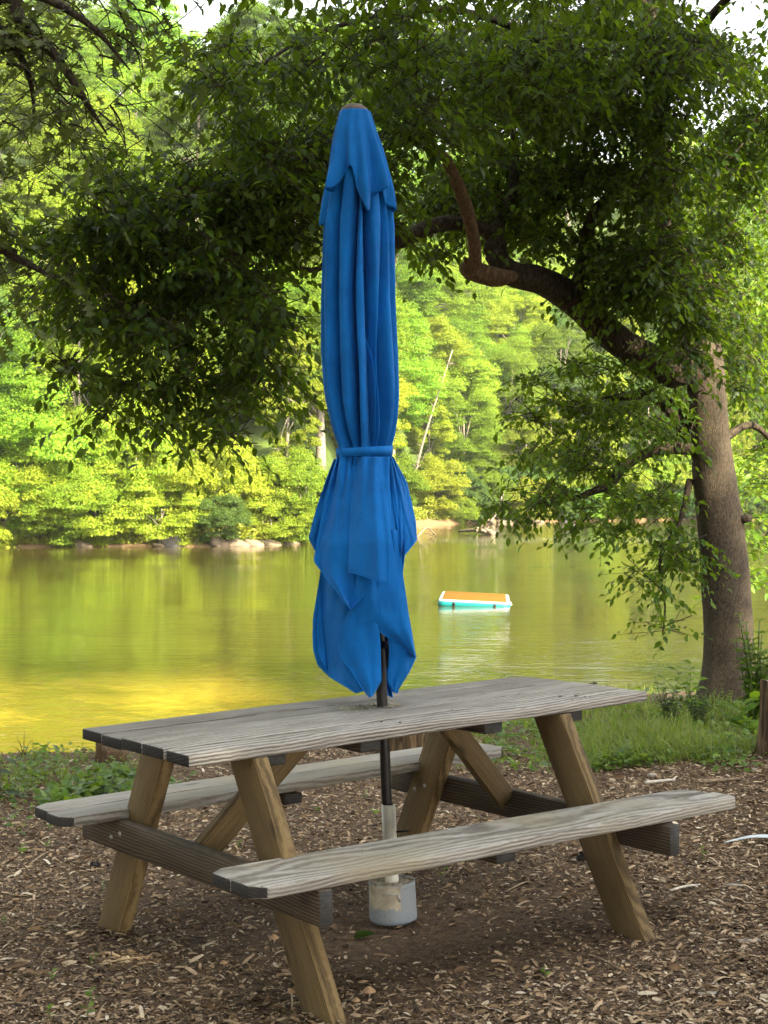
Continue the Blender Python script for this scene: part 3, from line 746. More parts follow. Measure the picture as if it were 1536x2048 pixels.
BL = [ (1335, 330, 60, 60, 9.5, 10.4, 1.30), (1318, 60, 70, 70, 9.3, 10.4, 1.30), (1388, 690, 48, 36, 9.9, 10.6, 1.1), (1345, 450, 50, 50, 9.6, 10.5, 0.90), (1500, 250, 60, 160, 10.5, 12, 0.90), (1420, 560, 60, 50, 10, 11, 0.80), (1480, 80, 60, 60, 10, 12, 0.70), (250, 500, 120, 90, 8, 9.2, 0.80), (90, 600, 40, 40, 7.8, 8.5, 0.64),  # px, py, rx, ry, near, far, density
 (430, 430, 235, 150, 7.9, 9.6, 1.45), (560, 350, 150, 120, 8, 9.8, 1.39), (300, 420, 130, 100, 7.8, 9, 1.04), (500, 120, 150, 110, 7.6, 9.4, 0.75), (420, 210, 80, 90, 7.8, 9, 0.50), (600, 260, 110, 110, 8, 9.6, 0.90),
 (320, 600, 190, 100, 7.6, 9, 0.98), (480, 600, 110, 110, 7.8, 9.2, 0.87), (200, 590, 90, 70, 7.6, 8.8, 0.81), (420, 750, 130, 90, 7.6, 8.9, 1.10), (500, 720, 70, 60, 7.8, 8.8, 0.93), (345, 830, 50, 60, 7.8, 8.6, 0.93), (430, 830, 60, 40, 7.8, 8.6, 0.70),
 (130, 740, 55, 45, 7.6, 8.4, 0.93), (215, 720, 70, 80, 7.7, 8.7, 0.81), (215, 830, 32, 40, 7.7, 8.3, 0.70), (130, 440, 75, 50, 7.6, 8.6, 1.10), (130, 520, 70, 60, 7.6, 8.6, 0.70), (240, 330, 90, 60, 7.8, 9, 0.93), (550, 810, 30, 40, 7.9, 8.4, 0.46),
 (700, 330, 100, 110, 8.4, 10, 1.00), (690, 140, 170, 60, 7.6, 9.5, 0.35), (640, 50, 140, 55, 7.6, 9.5, 0.60), (800, 60, 120, 90, 7.8, 9.6, 0.90), (820, 170, 100, 105, 8, 10, 1.10), (840, 420, 90, 60, 10.2, 11.4, 1.10), (840, 490, 70, 22, 10.2, 11, 0.80), (740, 430, 70, 60, 9, 10, 0.90),
 (980, 140, 170, 140, 8.6, 10.8, 1.30), (960, 350, 130, 130, 10.5, 12, 1.35), (1050, 460, 90, 55, 10.3, 11.6, 0.90), (1100, 330, 120, 130, 10, 11.4, 1.20), (1150, 120, 170, 140, 8.6, 11, 1.30), (1230, 300, 120, 130, 9.8, 11.6, 1.38), (1360, 120, 150, 110, 9, 11.4, 1.19), (1300, 470, 90, 80, 10, 11.4, 1.25),
 (1290, 565, 105, 72, 9.9, 11.2, 1.20), (1230, 520, 90, 70, 10, 11.2, 1.12), (1380, 600, 60, 90, 10, 11.2, 1.00), (1160, 560, 50, 34, 10.2, 11, 0.40), (1390, 630, 50, 40, 10, 10.8, 0.70),
 (1200, 760, 130, 70, 10.2, 11.8, 1.28), (1290, 830, 100, 90, 10.2, 12, 1.44), (1120, 800, 70, 90, 10.4, 11.6, 0.88), (1180, 900, 120, 50, 10.3, 11.6, 0.88),
 (1100, 940, 110, 50, 10.2, 11.2, 1.12), (1050, 985, 80, 45, 10.1, 11, 1.20), (1160, 1000, 40, 50, 10.2, 11, 0.80), (1270, 960, 90, 60, 10.4, 11.6, 1.12), (1220, 1040, 60, 36, 10.4, 11.2, 0.88), (1210, 1070, 18, 20, 10.5, 11, 0.96), (1330, 1010, 50, 60, 10.5, 11.5, 0.96),
 (1330, 1110, 60, 40, 10.3, 11.2, 1.44), (1290, 1150, 36, 36, 10.3, 11, 1.12), (1320, 1190, 26, 34, 10.4, 10.9, 0.72), (1310, 1255, 22, 18, 10.5, 10.9, 0.80), (1365, 1080, 40, 50, 10.5, 11.2, 1.12), (1350, 1240, 18, 12, 10.5, 10.8, 0.40),
 (1440, 480, 70, 110, 10.6, 12.4, 1.00), (1460, 300, 80, 110, 10.4, 12.6, 0.88), (1480, 690, 50, 140, 11, 12.6, 1.00),
 (830, 235, 45, 45, 8.4, 9.1, 0.90), (1000, 90, 360, 150, 10.4, 13, 0.90), (700, 220, 110, 70, 9.4, 11, 0.80), (1320, 530, 70, 70, 9.6, 10.6, 1.12), (1312, 180, 60, 100, 9.6, 10.6, 1.25), (1355, 640, 50, 40, 9.8, 10.6, 1.12), (1300, -330, 240, 200, 9.5, 13.5, .8),
 # the crown beyond the picture's edge, over the table and the camera
 (700, -160, 420, 130, 5.5, 9.5, .8), (1150, -150, 400, 140, 6, 11, .9), (1650, 150, 120, 300, 9, 12.5, .8), (1650, -200, 300, 200, 6, 12, .8), (900, -420, 700, 180, 4.5, 10, .8), (300, -120, 200, 80, 6.5, 9, .6)]
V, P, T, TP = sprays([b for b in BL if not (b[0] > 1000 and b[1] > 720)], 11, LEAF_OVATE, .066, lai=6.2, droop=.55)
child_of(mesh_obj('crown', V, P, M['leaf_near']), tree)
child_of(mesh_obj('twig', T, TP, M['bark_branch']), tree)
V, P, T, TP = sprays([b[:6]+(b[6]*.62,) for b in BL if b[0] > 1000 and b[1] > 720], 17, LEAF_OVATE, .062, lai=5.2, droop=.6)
child_of(mesh_obj('low_foliage', V, P, M['leaf_lit']), tree)
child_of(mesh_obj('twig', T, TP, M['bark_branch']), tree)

# sunlit tree on the right bank behind it
bt = gpt(1640, 1330); bt = np.array([5.2, 16.5, float(gz(5.2, 16.5))])
t2 = thing('bank_tree', 'bright green tree on the right bank behind the thick trunk', 'tree', tuple(bt))
BL2 = [(1490, 420, 90, 230, 13.5, 17, 1.0), (1540, 700, 90, 220, 13.5, 17, 1.0), (1510, 950, 70, 120, 13.2, 16.5, 1.0), (1520, 1080, 55, 80, 13, 16, .9), (1600, 300, 120, 300, 14, 18, .9), (1400, 330, 60, 60, 13.5, 16, .6), (1640, 900, 90, 250, 13, 18, .9), (1500, 1150, 40, 40, 13, 15, .6)]
V, P, T, TP = sprays(BL2, 12, LEAF_OVATE, .095, lai=3.2)
child_of(mesh_obj('crown', V, P, M['leaf_bright']), t2); 
mb = MB(); mb.tube(smooth_poly([bt+[0, 0, -.3], bt+[-.1, 0, 2.5], bt+[.1, .1, 5.2], bt+[0, 0, 7]], 20), np.linspace(.17, .05, 20), 10, bump=.08)
for z0, q in ((2.2, (1500, 900, 15.5)), (3.0, (1520, 650, 15.5)), (4.2, (1500, 420, 15.8)), (4.0, (1620, 380, 16)), (1.8, (1500, 1090, 15))):
    a = bt+np.array([0, 0, z0]); b = at(*q); mb.tube(smooth_poly([a, (a+b)/2+[0, 0, .3], b], 8), np.linspace(.05, .012, 8), 6)
child_of(mb.build('trunk', M['bark_branch'], None, True), t2)
child_of(mesh_obj('twig', T, TP, M['bark_branch']), t2)

# oak on the left, trunk outside the picture
bo = np.array([-4.6, 8.6, float(gz(-4.6, 8.6))])
oak = thing('oak_tree', 'oak with lobed olive leaves and thin drooping twigs hanging in from the upper left corner', 'tree', tuple(bo))
mb = MB(); mb.tube(smooth_poly([bo+[0, 0, -.3], bo+[.05, 0, 2], bo+[.2, 0, 4.4], bo+[.3, .1, 7]], 24), np.linspace(.24, .12, 24), 14, bump=.08)
child_of(mb.build('trunk', M['bark'], None, True), oak)
mb = MB()
A0 = bo+np.array([.2, 0, 4.2])
def olimb(a, ctrl, r0, n=20):
    pts = [a]+[at(*c) for c in ctrl]; mb.tube(smooth_poly(pts, n), np.linspace(r0, .004, n), 7, bump=.1)
olimb(A0, [(-60, -10, 8), (40, 45, 7.8), (110, 110, 7.7), (170, 200, 7.6), (215, 270, 7.6)], .06)
olimb(A0, [(-80, -60, 8), (60, -20, 7.6), (180, 50, 7.4), (260, 140, 7.3)], .055)
olimb(A0, [(-70, 60, 8), (20, 90, 7.8), (60, 160, 7.8), (70, 260, 7.8)], .045)
olimb(A0-np.array([0, 0, .6]), [(-60, 480, 8), (20, 510, 7.9), (90, 545, 7.8), (130, 560, 7.8)], .04)
gg = np.random.default_rng(5)
for k in range(46):
    x, y = gg.uniform(0, 290), gg.uniform(-20, 260); Y = gg.uniform(7.2, 8.2)
    a = at(x, y, Y); b = at(x+gg.uniform(10, 70), y+gg.uniform(40, 110), Y+gg.uniform(-.2, .2))
    mb.tube(smooth_poly([a, (a+b)/2+[.02, 0, .03], b], 6), np.linspace(.006, .002, 6), 4)
child_of(mb.build('limb', M['bark_branch'], None, True), oak)
BO = [(60, 60, 150, 110, 7.2, 8.6, .55), (150, 170, 130, 110, 7.2, 8.4, .6), (60, 230, 110, 90, 7.4, 8.6, .62), (240, 120, 80, 100, 7.2, 8.2, .5), (200, 270, 70, 50, 7.4, 8.2, .45), (20, 320, 60, 40, 7.4, 8.2, .35), (290, 60, 50, 40, 7.3, 8, .3),
      (40, 520, 70, 55, 7.5, 8.2, .6), (100, 560, 50, 40, 7.5, 8.1, .55), (10, 590, 30, 30, 7.5, 8, .4), (20, 440, 30, 40, 7.5, 8, .4),
      (-150, 100, 150, 250, 7, 9, .8), (-120, 480, 120, 130, 7.2, 8.8, .7), (0, -150, 300, 110, 6.4, 8.8, .7)]
V, P, T, TP = sprays(BO, 13, LEAF_OAK, .105, per=7, lai=2.3, droop=.55, lf=.30)
child_of(mesh_obj('crown', V, P, M['leaf_oak']), oak)
child_of(mesh_obj('twig', T, TP, M['bark_branch']), oak)

# unseen trees added round the camera to shade the table and dim ambient light
BACK = [(7.5, -6.0, 1.25), (13.6, -.6, 1.08), (3.0, -11.0, 1.3), (15.0, -9.0, 1.35), (10.5, -4.5, 1.1), (-3.0, -8.5, 1.2), (-8.5, -5.0, 1.2), (-11.5, 1.5, 1.1), (-13, -10, 1.3), (0, -16, 1.3), (9, -14, 1.3), (-7, -15, 1.3), (-15.5, 8.0, 1.0), (20, -3, 1.2), (17, 6, .9)]
for k, (x, y, s) in enumerate(BACK):
    lab = 'unseen tall leafy tree added behind the viewer for shade'
    o = dup(P_['tall_tree'] if k % 2 == 0 else P_['spreading_tree'], (x, y, -.2), k*1.3, s, lab); tag(o, lab, 'tree', 'unseen trees added behind the viewer for shade')

# ------------------------------------------------------------------ picnic table (own frame: u along, v towards the river, z up)
TA, TB, TYAW = -0.0029, -0.015, 0.6615
TLOC = (0.0038, 5.6747, 0.0)
table = thing('picnic_table', 'weathered grey wooden picnic table with two attached benches and brown A-frame legs', 'picnic table', TLOC, rot=(TA, TB, TYAW))
def tpt(u, v, z):
    return np.array(TLOC) + np.array(Euler((TA, TB, TYAW)).to_matrix()) @ np.array([u, v, z])

def board_poly(mb, poly, z0, z1, seed, nseg=24):
    """one plank from an outline symmetrical about its length, with a slight warp"""
    n = len(poly); gg = np.random.default_rng(seed)
    mb.prism(poly, z0, z1)
def plank_row(mb, u0, u1, v0, w, n, gap, z0, z1, seed, ch0=0, ch1=0):
    gg = np.random.default_rng(seed)
    for k in range(n):
        a = v0 + k*(w+gap); b = a+w
        dz = gg.uniform(-.0025, .0025); du0, du1 = gg.uniform(-.006, .006, 2)
        nseg = 30; us = np.linspace(u0+du0, u1+du1, nseg)
        ea = np.full(nseg, a); eb = np.full(nseg, b)
        # lengthwise wander of the worn edges
        ea = ea + .0008*fbm(np.stack([us*3, us*0+a*40, us*0], -1), 1, 3); eb = eb + .0008*fbm(np.stack([us*3, us*0+b*40, us*0], -1), 1, 3)
        if k == 0 and ch0: ea[0] += ch0; us_a = us.copy()
        P = []
        lo = [(x, y) for x, y in zip(us, ea)]; hi = [(x, y) for x, y in zip(us, eb)]
        if k == 0 and ch0:
            lo = [(us[0], a+ch0), (us[0]+ch0, a)] + lo[2:-2] + [(us[-1]-ch0*.9, a), (us[-1], a+ch0*.8)]
        if k == n-1 and ch1:
            hi = ([(us[0], b-ch1*.7), (us[0]+ch1, b)] if ch0 else hi[:2]) + hi[2:-2] + [(us[-1]-ch1*1.6, b), (us[-1]-ch1*.25, b-ch1*.6), (us[-1], b-ch1*1.2)]
        poly = lo + hi[::-1]
        # top and bottom as strips so that the plank may warp
        m = len(poly); zt = []
        for x, y in poly:
            zt.append(dz + .0016*math.sin(x*1.7+k*2.1) + .0005*math.sin(x*6+k))
        V = [(x, y, z0+d) for (x, y), d in zip(poly, zt)] + [(x, y, z1+d) for (x, y), d in zip(poly, zt)]
        kk = np.arange(m)
        mb.add(V, [np.stack([kk, (kk+1) % m, m+(kk+1) % m, m+kk], -1), np.arange(m)[::-1][None], (np.arange(m)+m)[None]])
HL = 1.043
mb = MB(); plank_row(mb, -HL, HL, -.3575, .1380, 5, .0062, .717, .755, 1, 0, .05)
top = bevel(mb.build('tabletop', M['wood_grey'], table), .006)
for side, v0 in ((-1, -.758), (1, .473)):
    mb = MB(); plank_row(mb, -1.057, 1.057 - (.008 if side < 0 else 0), v0, .1395, 2, .006, .387, .4253, 5+side, .046, .05)
    bs_ = bevel(mb.build('bench_seat', M['wood_bench'], table), .006)
    if side < 0: bs_.rotation_euler = (0, .010, -.022); bs_.location = (0, -.040, -.008)

def timber(name, mat, p0, p1, wid, thick, hint, parent, cut0=None, cut1=None, bw=.004):
    """a squared timber from p0 to p1 (parent frame), width along hint, local X along its length; ends may be cut level"""
    p0, p1 = Vector(p0), Vector(p1); x = (p1-p0).normalized(); h = Vector(hint)
    y = (h - x*h.dot(x)).normalized(); z = x.cross(y)
    R = Matrix((x, y, z)).transposed(); Mx = Matrix.Translation(p0) @ R.to_4x4(); Le = (p1-p0).length
    V = []
    for e, cut in ((0, cut0), (1, cut1)):
        for sy, sz in ((-1, -1), (1, -1), (1, 1), (-1, 1)):
            ly, lz = sy*wid/2, sz*thick/2
            lx = e*Le
            if cut is not None:
                b = p0 + y*ly + z*lz; lx = (cut - b.z)/x.z
            V.append((lx, ly, lz))
    n = 12; VV = []
    for s in range(n+1):
        f = s/n
        for q in range(4):
            VV.append(tuple(a*(1-f)+b*f for a, b in zip(V[q], V[4+q])))
    mb = MB(); k = np.arange(n)[:, None]*4; j = np.arange(4)[None]
    mb.add(VV, [np.stack([k+j, k+(j+1) % 4, k+4+(j+1) % 4, k+4+j], -1).reshape(-1, 4)[:, ::-1], np.array([[0, 1, 2, 3]]), np.array([[n*4+3, n*4+2, n*4+1, n*4]])])
    o = mb.build(name, mat, parent); o.matrix_basis = Mx
    return bevel(o, bw, 1)
legs = []
for u, foot in ((-.772, -.06), (.588, -.06)):
    for sv in (-1, 1):
        # leaning plank leg: level cuts at the ground and under the top
        p0 = (u, -.715, -.08) if sv < 0 else (u, .665, -.08); p1 = (u, sv*(.280 if sv < 0 else .262), .717)
        o = timber('leg', M['wood_leg'], p0, p1, .142, .056, (0, 1, 0), table, cut0=-.10, cut1=.7165)
        legs.append(o)
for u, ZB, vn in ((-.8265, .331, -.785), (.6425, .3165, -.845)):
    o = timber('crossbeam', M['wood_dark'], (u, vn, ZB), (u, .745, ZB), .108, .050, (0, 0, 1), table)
    for sv in (-1, 1):
        for dv, dz in ((-.035, .012), (.03, -.010)):
            b = MB(); b.lathe([(0, .005), (.006, .0045), (.0095, .002), (.010, 0)], 14)
            bo_ = b.build('bolt', simple_mat('galvanised_bolt', (.35, .35, .33), .45, .8, .2, 200) if 'bolt' not in M else M['bolt'], o, True); M['bolt'] = bo_.data.materials[0]
            sg = -1 if u < 0 else 1
            w = Matrix.Translation((u+sg*.0265, sv*(.505 if sv < 0 else .480)+dv, ZB+dz)) @ Matrix.Rotation(sg*math.pi/2, 4, 'Y')
            bo_.matrix_basis = o.matrix_basis.inverted() @ w
            if sg > 0:   # nut side on the leg face towards the camera
                bn = bo_.copy(); COL.objects.link(bn); bn.name = 'bolt'
                bn.matrix_basis = o.matrix_basis.inverted() @ Matrix.Translation((u-.0825, sv*(.505 if sv < 0 else .480)+dv, ZB+dz)) @ Matrix.Rotation(-math.pi/2, 4, 'Y')
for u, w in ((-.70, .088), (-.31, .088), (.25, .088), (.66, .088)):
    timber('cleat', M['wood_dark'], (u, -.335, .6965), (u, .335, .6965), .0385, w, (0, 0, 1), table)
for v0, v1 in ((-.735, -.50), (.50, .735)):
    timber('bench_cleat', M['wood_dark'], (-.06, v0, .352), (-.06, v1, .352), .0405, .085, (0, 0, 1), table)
timber('brace', M['wood_leg'], (-.79, 0, .335), (-.36, 0, .690), .085, .05, (0, 0, 1), table)
timber('brace', M['wood_leg'], (.608, 0, .335), (.30, 0, .690), .085, .05, (0, 0, 1), table)
# pale ring of sand and sawdust left round the pole hole
m, nt, p, out = new_mat('pale_sawdust'); n_ = noise(nt, objco(nt), 60, 5)
L(nt, ramp(nt, n_, [(.35, (.30, .26, .16)), (.65, (.62, .57, .42))]), p.inputs['Base Color']); p.inputs['Roughness'].default_value = .95
M['sawdust'] = m
gg = np.random.default_rng(3); nn = 2600
a_ = gg.uniform(0, 6.28, nn); r_ = .022+np.abs(gg.normal(0, .022, nn)); 
uu, vv = .055+np.cos(a_)*r_*1.0, .055+np.sin(a_)*r_
k_ = gg.uniform(0, 1, nn) < .55
uu = np.where(k_, .055-.17*gg.uniform(0, 1, nn)**.8+gg.normal(0, .012, nn), uu); vv = np.where(k_, .075+gg.normal(0, .028, nn), vv)
Pq = np.stack([uu, vv, np.full(nn, .7580)], -1)
V, Pl = instance(Pq, unit(gg.normal(size=(nn, 3))*[1, 1, .1]), np.array([0, 0, 1.0])+gg.normal(size=(nn, 3))*.2, gg.uniform(.003, .009, nn), np.array([(0, 0, 0), (.5, .4, .12), (1, 0, 0), (.5, -.4, .1)]), [np.array([(0, 3, 2, 1)])])
sd = mesh_obj('sawdust', V, Pl, M['sawdust'], table)
# dark crumbs on the right end of the top
mb = MB()
for px, py, s in ((1120, 1393, .007), (1152, 1392, .007), (1170, 1394, .005), (1190, 1366, .010), (1182, 1367, .006), (800, 1445, .005), (763, 1443, .005), (1009, 1351, .004), (1180, 1393, .003), (1163, 1396, .003), (1145, 1399, .003), (1087, 1388, .003), (1037, 1388, .003), (1003, 1354, .004)):
    d = ray_dir(px, py); t_ = .76
    nrm = np.array(Euler((TA, TB, TYAW)).to_matrix())[:, 2]; t_ = (np.array(TLOC)@nrm+.757-np.array([0, 0, CAMH])@nrm)/(d@nrm)
    w = np.array([0, 0, CAMH])+d*t_; lc = np.array(Euler((TA, TB, TYAW)).to_matrix()).T@(w-np.array(TLOC))
    V, Pl = rock_mesh(s, s*.8, s*.55, px, 6); mb.add(V+lc, Pl)
mb.build('dirt_crumb', M['rock_dark'], table)
gg = np.random.default_rng(19); mb = MB()
for k in range(46):     # bits of leaf and bud scale that fell on the boards
    on_bench = k % 3 == 0
    u, v, z = gg.uniform(-.95, .95), (gg.uniform(-.74, -.49) if on_bench else gg.uniform(-.34, .34)), (.4262 if on_bench else .7585)
    if on_bench: z -= .010*u+.0085; v -= .018+.022*(1+u)
    a = gg.uniform(0, 6.28)
    V, Pl = instance(np.array([[u, v, z]]), np.array([[math.cos(a), math.sin(a), .1]]), np.array([[gg.normal(0, .3), gg.normal(0, .3), 1.]]), gg.uniform(.006, .020), LEAF_LONG[0], LEAF_LONG[1]); mb.add(V, Pl)
mb.build('fallen_bits', M['mushroom'] if 'mushroom' in M else simple_mat('dry_leaf_bits', (.16, .10, .05), .9, 0, .5, 50), table)

# ------------------------------------------------------------------ umbrella
YU = 5.72
def ax_px(py): return 708 + (py-212)*77/1635
UB = at(787, 1830, YU)
umb = thing('patio_umbrella', 'tall closed blue patio umbrella tied with a strap and standing through the picnic table', 'umbrella', tuple(UB))
M['pole'] = simple_mat('dark_bronze_pole', (.018, .015, .013), .4, .5, .2, 30)
M['finial'] = simple_mat('brown_plastic_cap', (.12, .09, .07), .5, 0, .2, 60)
m, nt, p, out = new_mat('blue_canvas')
co = objco(nt); n1 = noise(nt, co, 7, 4); wv_ = noise(nt, co, 900, 1)
c = ramp(nt, n1, [(.3, (.0, .108, .39)), (.7, (.001, .165, .56))])
L(nt, c, p.inputs['Base Color']); p.inputs['Roughness'].default_value = .78; p.inputs['Specular IOR Level'].default_value = .22
p.inputs['Sheen Weight'].default_value = .12; p.inputs['Sheen Roughness'].default_value = .5; p.inputs['Sheen Tint'].default_value = (.35, .6, 1, 1)
wr = noise(nt, mapping(nt, co, (9, 9, 3)), 3.0, 4, .55)
L(nt, bump(nt, wr, .42, .02, bump(nt, wv_, .12, .0006)), p.inputs['Normal'])
t_ = N(nt, 'ShaderNodeBsdfTranslucent'); t_.inputs['Color'].default_value = (.0, .10, .42, 1)
mx = N(nt, 'ShaderNodeMixShader'); mx.inputs[0].default_value = .10
L(nt, p.outputs[0], mx.inputs[1]); L(nt, t_.outputs[0], mx.inputs[2]); L(nt, mx.outputs[0], out.inputs[0])
M['canvas'] = m

def upt(px, py, dy=0.0): return at(px, py, YU+dy)
KU = YU/F
# pole from the socket up to the crown
mb = MB(); mb.tube([upt(779, 1700), upt(775, 1640), upt(769.5, 1500), upt(764, 1400), upt(757, 1250), upt(708, 222)], [.0195, .0195, .0195, .0205, .0205, .019], 20)
child_of(mb.build('pole', M['pole'], None, True), umb)
mb = MB(); mb.tube([upt(776, 1268, -.035), upt(777, 1300, -.04), upt(779, 1338, -.04)], [.012, .014, .012], 10)
mb.tube([upt(768, 1290, -.03), upt(778, 1290, -.05)], [.016, .012], 10)
mb.tube([upt(781, 1285, -.05), upt(783, 1335, -.055)], .005, 6)
child_of(mb.build('crank_handle', M['pole'], None, True), umb)
mb = MB(); c0 = upt(708.5, 226)
mb.lathe([(.0, .030), (.030, .029), (.037, .024), (.038, .018), (.0475, .017), (.050, .012), (.050, -.006), (.046, -.012), (0, -.012)], 28, c0)
child_of(mb.build('finial', M['finial'], None, True), umb)

SIL = np.array([(222, 684, 736), (260, 675, 746), (300, 668, 758), (340, 663, 768), (380, 655, 779), (420, 648, 786), (450, 642, 789), (520, 640, 790), (600, 639, 791), (700, 642, 796), (760, 646, 799), (800, 650, 798), (840, 657, 795), (870, 665, 790), (888, 672, 785), (902, 674, 784), (918, 673, 785), (950, 668, 790), (1000, 662, 797), (1080, 656, 803), (1160, 668, 800), (1220, 690, 795)])
def sil(py):
    return np.interp(py, SIL[:, 0], SIL[:, 1]), np.interp(py, SIL[:, 0], SIL[:, 2])
# the wrapped body: soft overlapping pleats with deep narrow valleys
bnd = np.radians([-128, -100, -70, -43, -4, 16, 24, 57, 82, 110, 142, 168, 196, 212])   # 0 = towards the camera
def pleat(th, zz, depth=.30, wid=.10):
    r = np.ones_like(th)
    for k, b in enumerate(bnd):
        bb = b + .10*np.sin(zz*3.1+k*1.9) + .05*np.sin(zz*7.3+k*2.7)
        d = (th-bb+np.pi) % (2*np.pi)-np.pi
        dep = depth*(.55+.45*math.sin(k*2.3+1)**2)
        # steep on one side, soft on the other: the cloth laps over
        side = 1 if k % 3 else -1
        w = np.where(d*side > 0, wid*.45, wid*1.9)
        r -= dep*np.exp(-(d/w)**2)
        r += .05*np.exp(-((d*side-.16)/.12)**2)
    return r
nth, nz = 300, 150
th = np.linspace(-np.pi, np.pi, nth, endpoint=False)
pys = np.linspace(330, 1010, nz)
V = np.zeros((nz, nth, 3))
for i_, py in enumerate(pys):
    l, r = sil(py); cx, R = (l+r)/2, (r-l)/2*KU
    z_ = (1500-py)*KU
    tie = math.exp(-((py-903)/26.0)**2)
    soft = min(1, (py-330)/120+.35)
    q = pleat(th, np.full_like(th, z_), depth=.80*(1-.30*tie)*soft, wid=.080+.03*tie)
    q *= 1+.03*np.sin(th*2+z_*2.2)+.02*np.sin(th*5+z_*6)
    # keep the silhouette
    ext = (q*np.abs(np.sin(th))).max(); q = q/ext
    base_ = upt(cx, py)
    V[i_, :, 0] = base_[0]+np.sin(th)*q*R; V[i_, :, 1] = base_[1]-np.cos(th)*q*R*.92; V[i_, :, 2] = base_[2]
ii = np.arange(nz-1)[:, None]*nth; jj = np.arange(nth)[None]
Q = np.stack([ii+jj, ii+nth+jj, ii+nth+(jj+1) % nth, ii+(jj+1) % nth], -1).reshape(-1, 4)
canopy = MB(); canopy.add(V.reshape(-1, 3), [Q])

def lin_poly(pl, n):
    P = np.asarray(pl, float); t = np.linspace(0, len(P)-1, n); k = np.arange(len(P))
    return np.stack([np.interp(t, k, P[:, 0]), np.interp(t, k, P[:, 1])], -1)
def sheet(left, right, d0, wrapc=None, rows=49, cols=40, curl=0.0, back=False, ridge=0.0, R=None, wob=.007, seed=0):
    """a hanging piece of cloth between two edge polylines (photo pixels), wrapped round the pole at a given layer"""
    Lp, Rp = lin_poly(left, rows), lin_poly(right, rows); fg = np.random.default_rng(int(seed*100)+1)
    kn = np.sort(np.concatenate([[-1, 1], fg.uniform(-.95, .95, 6)])); kv = np.sqrt(np.maximum(1-kn**2, 0))*.85+fg.uniform(-.13, .10, 8)
    out_ = np.zeros((rows, cols, 3)); s = np.linspace(0, 1, cols)
    for a in range(rows):
        px = Lp[a, 0]*(1-s)+Rp[a, 0]*s; py = Lp[a, 1]*(1-s)+Rp[a, 1]*s
        ax = 708+(py-212)*77/1635
        t = a/(rows-1)
        Rr = (58+np.clip((py-915)/170, 0, 1)*52)*KU if R is None else R
        lat = (px-ax)*KU
        sm = np.sqrt(np.maximum(Rr*Rr-np.clip(np.abs(lat), 0, Rr*.985)**2, 0))*.85; nl = np.clip(lat/Rr, -1, 1)
        fc = (np.interp(nl-.02, kn, kv)+np.interp(nl+.02, kn, kv)+np.interp(nl, kn, kv))/3*Rr
        dep = sm*.35+fc*.65 + d0*(.25+.75*t)
        dep += ridge*np.sin(s*np.pi)*t + curl*(s-.5)*t
        dep += wob*np.sin(s*5+seed+t*3)*t + wob*.6*np.sin(s*11+t*2+seed*2)*t
        dep += .011*np.cos(s*17+seed*2.3+t)*max(0, 1-t*1.8)
        sg = 1 if back else -1
        for b in range(cols):
            out_[a, b] = at(px[b], py[b], YU+sg*dep[b])
    k = np.arange(rows-1)[:, None]*cols; j2 = np.arange(cols-1)[None]
    q4 = np.stack([k+j2, k+cols+j2, k+cols+j2+1, k+j2+1], -1).reshape(-1, 4)
    if back: q4 = q4[:, ::-1]
    HEMS.append((out_[-1], out_[rows//3:, 0], out_[rows//3:, -1]))      # folded hems
    return out_.reshape(-1, 3), [q4]
HEMS = []; hemmb = MB(); M['hem'] = simple_mat('blue_hem', (.002, .16, .52), .8, 0, .1, 30, 0, .2)
OUT = np.array([(914, 673, 786), (960, 655, 812), (1000, 640, 824), (1045, 626, 832), (1080, 620, 833), (1110, 626, 812), (1160, 634, 806), (1220, 627, 815), (1270, 625, 824), (1316, 631, 831), (1345, 650, 818), (1370, 686, 800), (1394, 735, 790)])
skirt = MB()
